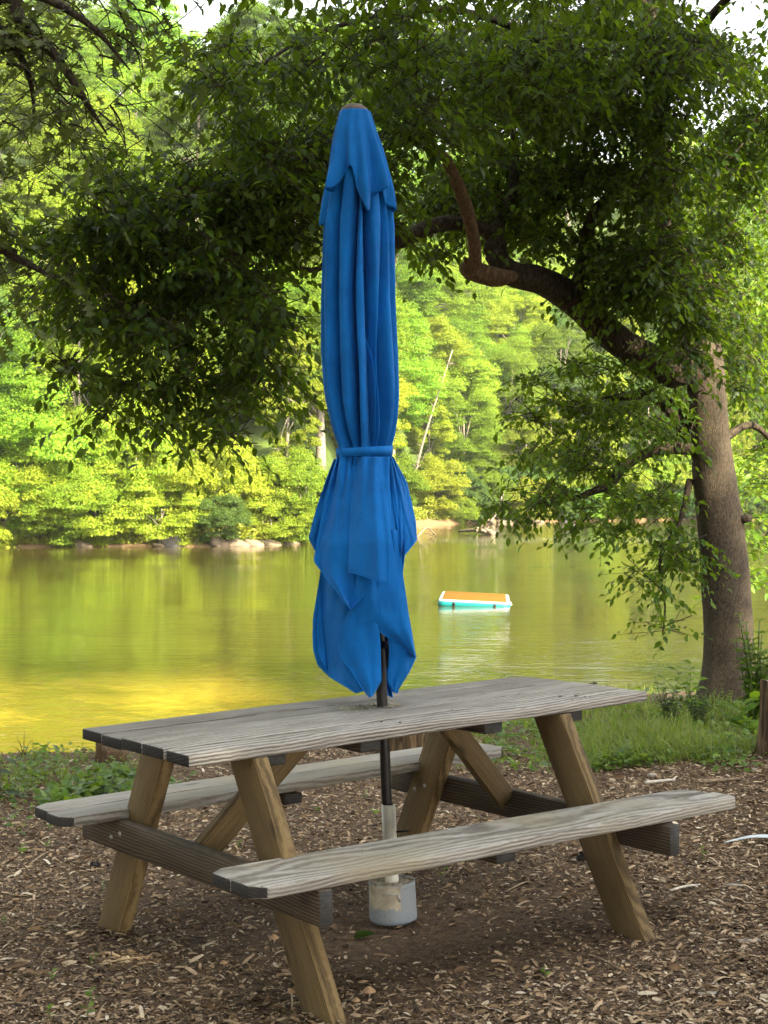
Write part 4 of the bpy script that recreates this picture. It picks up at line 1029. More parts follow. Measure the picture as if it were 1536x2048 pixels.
PAN = [
 # inner hanging layers first (behind), then the outer ones
 ([(650, 1060), (640, 1150), (625, 1240), (627, 1300), (636, 1330), (660, 1354), (690, 1372), (712, 1386)], [(730, 1060), (722, 1150), (712, 1230), (715, 1280), (722, 1320), (728, 1350), (730, 1372), (726, 1382)], -.035, .012, .03),
 ([(690, 1060), (690, 1150), (700, 1218), (672, 1268), (682, 1314), (705, 1345), (724, 1376), (739, 1394)], [(770, 1060), (765, 1150), (752, 1240), (757, 1262), (760, 1290), (761, 1330), (762, 1362), (746, 1390)], .004, .02, -.03),
 ([(740, 1060), (755, 1160), (768, 1240), (776, 1268), (780, 1300), (778, 1330), (776, 1360), (784, 1376)], [(800, 1060), (806, 1150), (815, 1220), (824, 1270), (831, 1316), (818, 1344), (804, 1366), (793, 1384)], -.050, .0, -.02),
 # small piece tucked behind on the right
 ([(780, 920), (785, 990), (796, 1060), (800, 1112)], [(790, 920), (812, 980), (812, 1085), (804, 1150)], -.03, 0, 0),
 # far-left piece
 ([(668, 918), (650, 965), (630, 1030), (618, 1076), (630, 1100)], [(690, 918), (684, 965), (668, 1030), (655, 1080), (650, 1110)], -.006, 0, .02),
 # right panel
 ([(776, 915), (778, 960), (782, 1020), (788, 1070), (806, 1108)], [(786, 913), (814, 966), (831, 1044), (833, 1080), (810, 1109)], -.004, .02, .05),
 # lower right: long point
 ([(748, 1000), (728, 1080), (712, 1160), (703, 1217), (708, 1226), (756, 1261), (800, 1290), (829, 1313)], [(779, 970), (786, 1030), (797, 1100), (803, 1140), (808, 1170), (816, 1225), (824, 1275), (832, 1316)], .030, .02, .05),
 # underside of the front panel
 ([(698, 1130), (698, 1160), (700, 1190), (701, 1219)], [(778, 1150), (778, 1168), (745, 1190), (704, 1219)], .030, .0, .0),
 # left front panel
 ([(674, 914), (664, 945), (650, 1000), (638, 1065), (628, 1122), (650, 1152), (676, 1186), (699, 1217)], [(704, 914), (706, 945), (703, 1000), (701, 1065), (699, 1122), (699, 1160), (700, 1195), (702, 1219)], .052, .018, -.055),
 # front panel
 ([(706, 914), (705, 960), (702, 1030), (699, 1100), (697.5, 1143)], [(779, 914), (779, 960), (779, 1040), (778.5, 1110), (778, 1168)], .078, .012, .045)]
for k, (l, r, d0, rg, cu) in enumerate(PAN):
    skirt.add(*sheet(l, r, d0, ridge=rg, curl=cu, seed=k*1.3))
    # the same cloth hangs on the far side too
    def mir(pl):
        out = []
        for a, b in pl:
            c_ = ax_px(b); wl = c_-np.interp(b, OUT[:, 0], OUT[:, 1]); wr_ = np.interp(b, OUT[:, 0], OUT[:, 2])-c_
            out.append((c_+(c_-a)*(wr_/wl if a < c_ else wl/wr_)*.93, b))
        return out
    skirt.add(*sheet(mir(r), mir(l), d0, ridge=rg, curl=-cu, seed=k*2.1, back=True))
canopy_o = canopy.build('canopy', M['canvas'], None, True)
for tri in HEMS:
    for e in tri:
        if np.linalg.norm(e[-1]-e[0]) > .01: hemmb.tube(e, .0024, 6, cap=False)
hem_o = child_of(hemmb.build('hem', M['hem'], None, True), umb)
sk = skirt.build('canopy_skirt', M['canvas'], None, True)
for o in (canopy_o, sk):
    child_of(o, umb)
for o in (sk,):
    s_ = o.modifiers.new('cloth', 'SOLIDIFY'); s_.thickness = .0022; s_.offset = 0
# the short upper tier: flared flaps with folded corners over the body
nth, nz = 320, 60
th = np.linspace(-np.pi, np.pi, nth, endpoint=False)
HEM = [(-180, 430), (-150, 370), (-125, 440), (-100, 385), (-84, 452), (-72, 452), (-62, 395), (-50, 388), (-42, 388), (-30, 345), (-20, 343), (-10, 343), (-3, 385), (5, 405), (14, 432), (22, 430), (28, 398), (40, 393), (50, 380), (58, 385), (68, 412), (84, 420), (96, 430), (112, 370), (130, 440), (152, 380), (180, 430)]
hx = np.radians([a for a, b in HEM]); hem = np.interp(th, hx, [b for a, b in HEM])
ker = np.hanning(7); ker /= ker.sum(); hem = np.convolve(np.concatenate([hem[-6:], hem, hem[:6]]), ker, 'same')[6:-6]
V = np.zeros((nz, nth, 3))
RID = np.radians([-160, -118, -80, -47, -15, 14, 47, 82, 120, 150])
for i_ in range(nz):
    t = i_/(nz-1); py = 224+(hem-224)*t
    l, r = sil(py); cx, R = (l+r)/2, ((r-l)/2+1.5)*KU
    q = np.ones(nth)
    for k, b in enumerate(RID):
        d = (th-b+np.pi) % (2*np.pi)-np.pi
        q += (.50*t**1.2+.10)*np.exp(-(d/.15)**2)*(.7+.3*math.cos(k*2.0))
    q *= 1+.05*t*np.sin(th*7+1)+.03*t*np.sin(th*13+py*.03)
    ext = np.interp(t, [0, 1], [1.0, (q*np.abs(np.sin(th))).max()*.94]); q = q/ext
    q = np.maximum(q, .74)
    ax = (l+r)/2
    for b in range(nth):
        c_ = at(ax[b], py[b], YU)
        V[i_, b] = c_+np.array([math.sin(th[b])*q[b]*R[b], -math.cos(th[b])*q[b]*R[b]*.95-.004*t, 0])
ii = np.arange(nz-1)[:, None]*nth; jj = np.arange(nth)[None]
Q = np.stack([ii+jj, ii+nth+jj, ii+nth+(jj+1) % nth, ii+(jj+1) % nth], -1).reshape(-1, 4)
vh = MB(); vh.tube(np.concatenate([V[-1], V[-1][:1]]), .0022, 6, cap=False); child_of(vh.build('hem', M['hem'], None, True), umb)
vent = mesh_obj('vent', V.reshape(-1, 3), [Q], M['canvas'], None, True)
child_of(vent, umb)
s_ = vent.modifiers.new('cloth', 'SOLIDIFY'); s_.thickness = .0025; s_.offset = 1
# tie strap
l0, l1 = (673, 897, 914), (784, 891, 909)
th = np.linspace(-np.pi, np.pi, 72, endpoint=False); VV = []
for e in (1, 2):
    for a in th:
        x = math.sin(a); px = (674+784)/2+x*55.5; py = (l0[e]*(1-x)/2+l1[e]*(1+x)/2)
        VV.append(at(px, py, YU-math.cos(a)*.096-.004))
n_ = 72; k = np.arange(n_)
strap = mesh_obj('tie_strap', VV, [np.stack([k, n_+k, n_+(k+1) % n_, (k+1) % n_], -1)], M['canvas'], None, False)
child_of(strap, umb); s_ = strap.modifiers.new('cloth', 'SOLIDIFY'); s_.thickness = .0025; s_.offset = 1

# ------------------------------------------------------------------ umbrella base: concrete in a cut bucket, white pipe socket
BBASE = at(787, 1832, 5.70); BBASE[2] = float(gz(BBASE[0], BBASE[1]))+.010
stand = thing('umbrella_base', 'grey blue bucket of concrete with a white pipe socket under the picnic table', 'umbrella base', tuple(BBASE), rot=(0, -.045, 0))
m, nt, p, out = new_mat('dusty_blue_bucket'); co = objco(nt)
n1 = noise(nt, co, 9, 5); n2 = noise(nt, co, 140, 2)
sp = N(nt, 'ShaderNodeSeparateXYZ'); L(nt, co, sp.inputs[0])
dirt = ramp(nt, math_(nt, 'ADD', math_(nt, 'MULTIPLY', sp.outputs[2], -6.0), n1), [(.3, (1, 1, 1)), (.75, (0, 0, 0))])
c = mix(nt, math_(nt, 'MULTIPLY', dirt, .35), (.17, .21, .25), (.30, .27, .22))
c = mix(nt, ramp(nt, n2, [(.28, (1, 1, 1)), (.34, (0, 0, 0))]), c, (.03, .04, .045))
L(nt, c, p.inputs['Base Color']); p.inputs['Roughness'].default_value = .55
M['bucket'] = m
mb = MB(); mb.lathe([(.0, 0), (.080, 0), (.0875, .006), (.089, .014), (.0885, .03), (.0865, .135), (.0862, .148), (.0835, .148), (.083, .12)], 40)
mb.build('bucket', M['bucket'], stand, True)
M['concrete'] = simple_mat('rough_concrete', (.27, .235, .175), .95, 0, .45, 40, .012)
mb = MB(); V, Pl = tube_arrays([(0, 0, .10), (0, 0, .142)], [.084, .083], 40)
mb.add(V, Pl)
gg = np.random.default_rng(8)
for k in range(60):
    a, r = gg.uniform(0, 6.28), .083*math.sqrt(gg.uniform(.08, .92)); s = gg.uniform(.006, .014)
    V, Pl = rock_mesh(s, s, s*.55, k, 6); mb.add(V+np.array([r*math.cos(a), r*math.sin(a), .143]), Pl)
mb.build('concrete', M['concrete'], stand)
M['pipe'] = simple_mat('off_white_pipe', (.55, .52, .44), .45, 0, .12, 14)
mb = MB(); mb.lathe([(.0262, .14), (.0262, .432), (.0215, .432), (.0215, .36)], 28); 
mb.build('pipe', M['pipe'], stand, True)
mb = MB(); mb.tube([(.024, -.006, .330), (.075, -.008, .332)], .0042, 8)
mb.build('pin', M['pole'], stand, True)
# torn paper label wrapped on the bucket
mb = MB(); rows_, cols_ = 8, 22; VV = []
for a in range(rows_):
    for b in range(cols_):
        an = math.radians(-162+92*b/(cols_-1)); zb = .062+.012*math.sin(b*.9)*.4+.006*math.sin(b*2.3)
        z = zb+(.146-zb)*a/(rows_-1); r = .0888-.0022*(z/.15)+.0012
        VV.append((r*math.cos(an), r*math.sin(an), z))
k = np.arange(rows_-1)[:, None]*cols_; j2 = np.arange(cols_-1)[None]
mb.add(VV, [np.stack([k+j2, k+j2+1, k+cols_+j2+1, k+cols_+j2], -1).reshape(-1, 4)])
mb.build('torn_label', simple_mat('stained_paper', (.36, .31, .225), .9, 0, .3, 25), stand, True)
mb = MB(); mb.tube([(-.045, -.083, .124), (-.02, -.092, .122), (.005, -.092, .120), (.022, -.088, .117)], .003, 6); mb.tube([(.022, -.088, .117), (.027, -.086, .09)], .004, 6)
mb.build('bail_wire', simple_mat('grey_wire', (.42, .41, .38), .5, .5), stand, True)

# ------------------------------------------------------------------ floating swim platform
RP = wpt(953, 1210); 
raft = thing('swim_raft', 'floating teal swim platform with an orange wood pattern deck on the river', 'swim raft', (RP[0]+.02, RP[1]+1.05, ZW+.015), rot=(0.0, .045, -.07))
def rrect(hx, hy, r, n=6):
    out = []
    for cx, cy, a0 in ((hx-r, hy-r, 0), (-hx+r, hy-r, 90), (-hx+r, -hy+r, 180), (hx-r, -hy+r, 270)):
        for k in range(n+1):
            a = math.radians(a0+90*k/n); out.append((cx+r*math.cos(a), cy+r*math.sin(a)))
    return out
def ring_loft(rings):
    n = len(rings[0]); V = np.concatenate([np.array(r) for r in rings]); m_ = len(rings)
    k = np.arange(m_-1)[:, None]*n; j = np.arange(n)[None]
    return V, [np.stack([k+j, k+(j+1) % n, k+n+(j+1) % n, k+n+j], -1).reshape(-1, 4), np.arange(n)[::-1][None], (np.arange(n)+(m_-1)*n)[None]]
HX, HY = .80, 1.45
def ringz(ins, z): return [(x, y, z) for x, y in rrect(HX-ins, HY-ins, max(.16-ins, .05))]
M['teal'] = simple_mat('teal_vinyl', (.003, .13, .125), .4, 0, .08, 3)
M['white_vinyl'] = simple_mat('white_vinyl', (.27, .28, .26), .4, 0, .06, 3)
mb = MB(); mb.add(*ring_loft([ringz(.05, -.08), ringz(.01, -.05), ringz(.0, 0), ringz(.0, .045), ringz(.006, .062)])); mb.build('side_wall', M['teal'], raft, True)
mb = MB(); mb.add(*ring_loft([ringz(.004, .062), ringz(.012, .080), ringz(.04, .098), ringz(.08, .102)])); mb.build('rim', M['white_vinyl'], raft, True)
m, nt, p, out = new_mat('wood_pattern_foam'); co = objco(nt)
w_ = N(nt, 'ShaderNodeTexWave', bands_direction='Y'); w_.inputs['Scale'].default_value = 1.6; w_.inputs['Distortion'].default_value = .6; L(nt, co, w_.inputs['Vector'])
n_ = noise(nt, mapping(nt, co, (1, 9, 1)), 2, 4)
L(nt, ramp(nt, math_(nt, 'ADD', math_(nt, 'MULTIPLY', w_.outputs['Fac'], .4), math_(nt, 'MULTIPLY', n_, .6)), [(.2, (.085, .042, .006)), (.8, (.15, .078, .012))]), p.inputs['Base Color']); p.inputs['Roughness'].default_value = .95; p.inputs['Specular IOR Level'].default_value = .05
mb = MB(); mb.add(*ring_loft([ringz(.085, .095), ringz(.085, .106), ringz(.09, .108)])); mb.build('deck_pad', m, raft)
for sx in (-.44, .46):
    mb = MB(); mb.box((sx-.025, -HY-.018, -.01), (sx+.025, -HY+.004, .055)); mb.tube([(sx-.03, -HY-.02, 0), (sx, -HY-.035, -.03), (sx+.03, -HY-.02, 0)], .008, 6)
    mb.build('handle_ring', M['pole'], raft)
mb = MB(); mb.tube(smooth_poly([(HX+.01, -.9, .03), (HX+.06, -.7, -.0), (HX+.06, -.4, -.01), (HX+.01, -.2, .03)], 10), .018, 6); mb.build('side_strap', M['white_vinyl'], raft, True)

# ------------------------------------------------------------------ mulch: wood chips and litter
g = np.random.default_rng(77)
def scatter(n, y0=3.9, y1=11.5):
    y = y0+(y1-y0)*g.uniform(0, 1, n)**1.55; x = g.uniform(-1, 1, n)*(y*.262+.35); return x, y
def mulch_density(x, y):
    s = near_shore(x)-y
    d = .75+.35*fbm(np.stack([x, y, x*0], -1), .8, 3)
    shade = np.exp(-(((x-.15)/1.0)**2+((y-5.5)/.85)**2))            # bare packed soil under the table; thinner chips also imitate its shade
    d = d-.42*shade+.35*sstep(.6, 1.6, x)
    d *= sstep(1.0, 3.0, s); d *= 1-.93*sstep(.2, 1.0, x)*sstep(8.7, 9.3, y+.25*np.sin(x*4)) ; d *= 1-.75*sstep(-.6, -1.4, x)*sstep(8.2, 9.0, y)
    return np.clip(d, .05, 1)
CHIP = (np.array([(0, -.16, 0), (0, .14, 0), (.35, .22, .05), (.35, -.20, .04), (.7, .19, .04), (.7, -.22, .05), (1, .10, -.02), (1, -.12, 0),
                  (.35, 0, .10), (.7, 0, .09)]), [np.array([(0, 3, 8, 1), (3, 5, 9, 8), (5, 7, 6, 9), (1, 8, 2, 2), (8, 9, 4, 2), (9, 6, 4, 4)][:3])])
CHIP = (np.array([(0, -.16, 0), (0, .14, .01), (.33, .20, .07), (.33, -.20, .05), (.68, .17, .05), (.68, -.22, .06), (1, .09, -.02), (1, -.13, 0)]),
        [np.array([(0, 3, 2, 1), (3, 5, 4, 2), (5, 7, 6, 4)])])
m, nt, p, out = new_mat('wood_chips'); ge = N(nt, 'ShaderNodeNewGeometry'); r = ge.outputs['Random Per Island']
c = ramp(nt, r, [(0, (.022, .012, .006)), (.17, (.11, .066, .032)), (.38, (.24, .155, .085)), (.62, (.37, .255, .15)), (.83, (.49, .365, .235)), (.965, (.56, .45, .31)), (1, (.70, .62, .48))])
pos = ge.outputs['Position']; c = mix(nt, .5, c, mix(nt, 1.0, c, ramp(nt, noise(nt, pos, 120, 4, .7), [(.3, (.45, .42, .4)), (.7, (1.25, 1.25, 1.25))]), 'MULTIPLY'))
# no separate tint under the table; the chips are only thinned there
L(nt, c, p.inputs['Base Color']); p.inputs['Roughness'].default_value = .85; p.inputs['Specular IOR Level'].default_value = .25
M['chips'] = m
VA, PA, off = [], [], 0
for n, s0, s1, lift, wmul in ((210000, .005, .015, .004, 1.0), (66000, .015, .036, .008, .75), (10000, .034, .066, .010, .45)):
    x, y = scatter(n); keep = g.uniform(0, 1, n) < mulch_density(x, y); x, y = x[keep], y[keep]; k = len(x)
    z = gz(x, y)+g.uniform(0, lift, k)
    az = g.uniform(0, 6.28, k); D = np.stack([np.cos(az), np.sin(az), g.normal(0, .22, k)], -1)
    Nn = np.array([0, 0, 1.0])+g.normal(size=(k, 3))*.42
    tv = CHIP[0].copy(); tv[:, 1] *= wmul*1.15
    V, P = instance(np.stack([x, y, z], -1)-D*.01, D, Nn, s0+(s1-s0)*g.uniform(0, 1, k)**1.6, tv, CHIP[1])
    VA.append(V); PA += [q+off for q in P]; off += len(V)
tag(mesh_obj('wood_chips', np.concatenate(VA), PA, M['chips']), kind='stuff')
# old brown leaves lying among the chips
n = 420; x, y = scatter(n); k = len(x); az = g.uniform(0, 6.28, k)
V, P = instance(np.stack([x, y, gz(x, y)+.012], -1), np.stack([np.cos(az), np.sin(az), g.normal(0, .15, k)], -1), np.array([0, 0, 1.0])+g.normal(size=(k, 3))*.35, g.uniform(.03, .07, k), LEAF_OVATE[0]*np.array([1, .8, 1.6]), LEAF_OVATE[1])
tag(mesh_obj('fallen_leaves', V, P, simple_mat('old_brown_leaves', (.16, .095, .045), .85, 0, .5, 12)), kind='stuff')
# fine dark shreds between the chips
VA, PA, off = [], [], 0
n = 45000; x, y = scatter(n); s = near_shore(x)-y; kp = s > 1.0; x, y = x[kp], y[kp]; k = len(x)
az = g.uniform(0, 6.28, k); D = np.stack([np.cos(az), np.sin(az), g.normal(0, .12, k)], -1)
tv = CHIP[0].copy(); tv[:, 1] *= .22
V, P = instance(np.stack([x, y, gz(x, y)+g.uniform(0, .008, k)], -1), D, np.array([0, 0, 1.0])+g.normal(size=(k, 3))*.3, g.uniform(.012, .05, k), tv, CHIP[1])
m2 = simple_mat('bark_shreds', (.10, .066, .042), .9, 0, .7, 30)
tag(mesh_obj('bark_litter', V, P, m2), kind='stuff')

# ------------------------------------------------------------------ grass and ground weeds
def grass_patch(name, regions, seed, mat):
    g = np.random.default_rng(seed); VA, PA, off = [], [], 0
    for (px, py, rx, ry, n, h) in regions:
        pts = []
        c0 = gpt(px, py); kx = c0[1]/F*rx; y0, y1 = gpt(px, py+ry)[1], gpt(px, py-ry)[1]
        tu = max(6, n//14)
        tx_, ty_ = c0[0]+kx*g.uniform(-1, 1, tu), g.uniform(y0, y1, tu)
        k = g.integers(0, tu, n); x = tx_[k]+g.normal(0, .035, n); y = ty_[k]+g.normal(0, .035, n)
        az = g.uniform(0, 6.28, n); le = h*g.uniform(.35, 1.1, n); bend = g.uniform(.25, 1.1, n)
        le = le*(.45+.9*g.uniform(0, 1, tu)[k]); w = g.uniform(.0018, .0042, n)*max(1, c0[1]/9)
        B = np.stack([np.cos(az), np.sin(az), az*0], -1); S = np.stack([-np.sin(az), np.cos(az), az*0], -1)
        z0 = gz(x, y)
        P0 = np.stack([x, y, z0-.01], -1)
        rows = []
        for t, wf in ((0, 1), (.4, .9), (.75, .6), (1, .08)):
            c = P0+B*(le*bend*t*t*.8)[:, None]; c[:, 2] += le*(t-.35*bend*t*t)
            rows += [c-S*(w*wf)[:, None], c+S*(w*wf)[:, None]]
        V = np.stack(rows, 1).reshape(-1, 3); b = (np.arange(n)*8)[:, None]
        VA.append(V); PA.append(np.concatenate([b+np.array([i, i+1, i+3, i+2]) for i in (0, 2, 4)])+off); off += len(V)
    return tag(mesh_obj(name, np.concatenate(VA), PA, mat), kind='stuff')
M['grass'] = leaf_mat('bank_grass_blades', [(.065, .12, .014), (.11, .175, .02), (.17, .22, .035), (.27, .26, .09)], (.38, .50, .04), .42, .5)
grass_patch('grass', [(1270, 1500, 130, 34, 2200, .19), (1400, 1500, 130, 26, 2000, .10), (1180, 1480, 120, 50, 2600, .10), (1040, 1480, 90, 50, 1600, .08), (1290, 1440, 110, 30, 1600, .10), (1470, 1470, 70, 40, 1200, .09), (1340, 1395, 90, 30, 900, .10),
                     (960, 1500, 60, 40, 700, .07), (640, 1500, 80, 20, 500, .06), (560, 1500, 60, 16, 250, .06), (250, 1500, 120, 8, 700, .07), (60, 1545, 80, 30, 520, .09), (20, 1520, 40, 20, 160, .12), (190, 1560, 90, 24, 500, .09), (1440, 1430, 60, 24, 700, .16), (1240, 1420, 60, 30, 600, .17), (150, 1520, 120, 18, 420, .07), (330, 1500, 60, 10, 200, .06), (1220, 1385, 90, 12, 500, .07), (1300, 1352, 120, 8, 500, .06)], 41, M['grass'])
# low broad-leaved ground weeds
M['weed'] = leaf_mat('ground_weed_leaves', [(.05, .11, .022), (.08, .155, .025), (.12, .20, .03), (.17, .24, .04)], (.32, .46, .04), .4, .45)
g = np.random.default_rng(43); LP, LD, LN, LS = [], [], [], []
for (px, py, rx, ry, n, s) in [(215, 1578, 85, 28, 560, .052), (60, 1530, 60, 24, 90, .05), (1500, 1450, 50, 50, 420, .07), (1300, 1400, 70, 30, 380, .07), (130, 1610, 40, 20, 160, .06), (300, 1585, 60, 18, 260, .045), (60, 1570, 60, 40, 240, .04), (200, 1530, 150, 26, 260, .03), (1150, 1500, 200, 50, 900, .045), (1400, 1480, 130, 50, 700, .045), (1260, 1420, 120, 40, 500, .05), (1000, 1500, 80, 50, 400, .045), (660, 1500, 60, 18, 180, .04), (40, 1640, 50, 40, 60, .035), (1450, 1530, 60, 20, 120, .04), (1240, 1530, 90, 12, 260, .05)]:
    c0 = gpt(px, py); kx = c0[1]/F*rx; y0, y1 = gpt(px, py+ry)[1], gpt(px, max(1360, py-ry))[1]
    x = c0[0]+kx*np.clip(g.normal(0, .5, n), -1.2, 1.2); y = y0+(y1-y0)*g.uniform(0, 1, n)
    az = g.uniform(0, 6.28, n)
    LP.append(np.stack([x, y, gz(x, y)+g.uniform(.005, .06, n)], -1)); LD.append(np.stack([np.cos(az), np.sin(az), g.normal(.25, .35, n)], -1))
    LN.append(np.array([0, 0, 1.0])+g.normal(size=(n, 3))*.4); LS.append(s*g.uniform(.5, 1.4, n))
V, P = instance(np.concatenate(LP), np.concatenate(LD), np.concatenate(LN), np.concatenate(LS), *LEAF_OVATE)
tag(mesh_obj('ground_weeds', V, P, M['weed']), kind='stuff')

# ------------------------------------------------------------------ single plants
M['stem'] = simple_mat('green_stem', (.09, .13, .03), .6, 0, .3, 20)
def plant_obj(name, label, cat, base, stems, tmpl, leaf, mat, group=None, seed=0, per=9, droop=.4, up=.2, start=.25, whorl=False, normal_j=.3):
    """stems: list of (dx, dy, height) from the base; leaves alternate up each stem"""
    g = np.random.default_rng(seed); root = thing(name, label, cat, tuple(base), group); mb = MB(); LP, LD, LN, LS = [], [], [], []
    for dx, dy, h in stems:
        pts = smooth_poly([(dx*.15, dy*.15, -.02), (dx*.4+g.normal(0, .01), dy*.4, h*.5), (dx, dy, h)], 10); mb.tube(pts, np.linspace(.006, .002, 10)*max(.5, min(2.0, h/.35)), 6)
        for k in range(per):
            f = start+(1-start)*k/(per-1) if per > 1 else 1; q = pts[min(9, int(f*9))]
            for e in range(2 if whorl else 1):
                az = k*2.4+e*np.pi+g.uniform(-.3, .3); d = np.array([math.cos(az), math.sin(az), up+.5*f-droop*.3])
                LP.append(q); LD.append(d); LN.append(np.array([0, 0, 1.0])+g.normal(size=3)*normal_j); LS.append(leaf*g.uniform(.65, 1.15)*(1-.35*f if f < .95 else .8))
    mb.build('stem', M['stem'], root, True)
    tv = tmpl[0].copy(); tv[:, 2] -= droop*tv[:, 0]**2*.8
    V, P = instance(np.array(LP), np.array(LD), np.array(LN), np.array(LS), tv, tmpl[1]); mesh_obj('leaves', V, P, mat, root)
    return root
b = gpt(1228, 1372)
plant_obj('leafy_weed', 'tall leafy weed with drooping pointed leaves beyond the far right corner of the table', 'plant', b, [(0, 0, .36), (-.10, .03, .22), (-.16, .02, .18)], LEAF_LONG, .15, M['leaf_bright'], seed=1, per=13, droop=.7, up=.1)
b = gpt(1385, 1425)
plant_obj('leafy_herb', 'bushy light green herb growing against the left foot of the big trunk', 'plant', b, [(-.12, 0, .30), (0, .05, .34), (.05, -.05, .26), (-.2, .05, .24), (-.05, 0, .30)], LEAF_OVATE, .10, M['leaf_bright'], seed=2, per=10, droop=.4)
b = gpt(1338, 1465)
st = [(math.cos(a)*r, math.sin(a)*r, h) for a, r, h in zip(np.random.default_rng(1).uniform(0, 6.28, 16), np.random.default_rng(2).uniform(.02, .13, 16), np.random.default_rng(3).uniform(.16, .36, 16))]
M['leaf_dark'] = leaf_mat('dark_small_leaves', [(.018, .04, .012), (.03, .06, .016), (.045, .08, .02)], (.10, .18, .02), .3, .5)
plant_obj('dark_shrub', 'small dark fine leaved shrub standing beside the right end of the table', 'shrub', b, st, LEAF_LONG, .04, M['leaf_dark'], seed=3, per=34, droop=.1, start=.1, whorl=True)
b = gpt(1398, 1455)
plant_obj('dark_shrub', 'second dark shrub, nearer the trunk and lower than its neighbour', 'shrub', b, [(a*1.1, c_*1.1, h*.75) for a, c_, h in st[:12]], LEAF_LONG, .042, M['leaf_dark'], seed=4, per=28, droop=.1, start=.1, whorl=True)
b = gpt(1490, 1475)
plant_obj('broadleaf_plant', 'plant with large smooth leaves in front of the sawn stump', 'plant', b, [(-.03, -.03, .20), (.03, 0, .24)], LEAF_OVATE, .17, M['leaf_bright'], seed=5, per=6, droop=.35, up=.6)
b = gpt(985, 1512)
plant_obj('broadleaf_plant', 'upright plant with broad pale leaves seen behind the right legs', 'plant', b, [(.03, 0, .26), (.05, .02, .14)], LEAF_OVATE, .16, M['leaf_bright'], seed=6, per=5, droop=.35, up=.3)
b = gpt(2, 1600)
plant_obj('broadleaf_plant', 'large dark leaf plant reaching in at the left border by the water', 'plant', b, [(0, 0, .20), (-.05, 0, .14)], LEAF_OVATE, .14, M['leaf_near'], seed=7, per=6, droop=.5, up=.2)
b = gpt(110, 1628)
plant_obj('broadleaf_plant', 'pointed leaf plant left of the far bench end', 'plant', b, [(0, 0, .10), (.05, 0, .08)], LEAF_OVATE, .10, M['leaf_bright'], seed=8, per=7, droop=.25, up=.6)
b = gpt(205, 1600)
plant_obj('broadleaf_plant', 'low leafy clump behind the far bench end', 'plant', b, [(0, 0, .10), (.07, .02, .09), (-.07, 0, .08)], LEAF_OVATE, .09, M['leaf_near'], seed=9, per=8, droop=.4, up=.3)
# leafy vine at the foot of the trunk
b = gpt(1490, 1440); b[1] -= .28
g = np.random.default_rng(6)
sts = [(g.uniform(-.12, .14), g.uniform(-.12, .1), g.uniform(.25, .62)) for _ in range(24)]+[(-.11, -.02, .74), (-.06, 0, .68), (.02, -.03, .70)]
plant_obj('climbing_vine', 'bright leafy vine climbing the foot of the thick trunk', 'vine', b, sts, LEAF_OVATE, .072, M['leaf_bright'], seed=10, per=17, droop=.35, whorl=True, up=.1)
b = gpt(1440, 1425); b[1] -= .22
plant_obj('climbing_vine', 'thin sprig of small leaves in front of the dark base of the trunk', 'vine', b, [(-.04, 0, .22), (.02, -.02, .18)], LEAF_OVATE, .035, M['leaf_bright'], seed=11, per=14, whorl=True)
# dead twig plant by the left waterline
b = gpt(48, 1512); mb = MB()
for dx, h in ((0, .15), (-.05, .11), (.05, .10), (-.08, .06), (.08, .05)):
    mb.tube(smooth_poly([(0, 0, -.02), (dx*.4, 0, h*.6), (dx, .02, h)], 6), np.linspace(.0035, .001, 6), 5)
o = mb.build('dry_weed', M['bark_branch'], None, True); o.location = tuple(b); tag(o, 'small dry leafless weed against the yellow water at the left', 'weed')

# seedlings in the mulch: each a short stem with a few leaves
SEED = [(103, 1655, 'small pale seedling under the tip of the far bench'), (45, 1706, 'round leaved yellow seedling at the left border of the mulch'), (97, 1695, 'seedling with one long leaf left of the dark crossbeam'), (202, 1775, 'sprig of seedling leaves beside the far left leg'), (480, 1690, 'bright seedling seen behind the near left leg'),
        (640, 1620, 'taller pale seedling between the benches left of the pole'), (728, 1592, 'thin seedling just left of the black pole'), (818, 1655, 'pointed leaf seedling by the pin of the white pipe'), (803, 1588, 'small yellow green seedling right of the black pole'), (745, 1628, 'low seedling behind the near bench beside the white pipe'), (1407, 1712, 'lone yellow seedling in the chips right of the right crossbeam'),
        (183, 2006, 'two leaf seedling with a round leaf at the bottom border'), (110, 1958, 'small three leaf seedling in the lower left mulch'), (186, 1925, 'tiny seedling in the dark mulch of the lower left'), (6, 1845, 'seedling cut by the left border'), (590, 1800, 'faint seedling below the near bench end'), (890, 1755, 'faint yellowish weed beside the bucket'), (1090, 1952, 'faint tiny seedling in the open mulch at the right'), (180, 2035, 'low seedling leaves at the very bottom left'), (95, 2036, 'yellow seedling leaves at the bottom left border')]
for k, (px, py, lab) in enumerate(SEED):
    s = random.uniform(.7, 1.1)
    plant_obj('seedling', lab, 'seedling', gpt(px, py+8), [(random.uniform(-.01, .01), 0, .045*s)], LEAF_OVATE, .042*s, M['leaf_bright'] if k % 3 else M['weed'], 'seedlings in the mulch', seed=60+k, per=4, droop=.25, up=.35, start=.6)

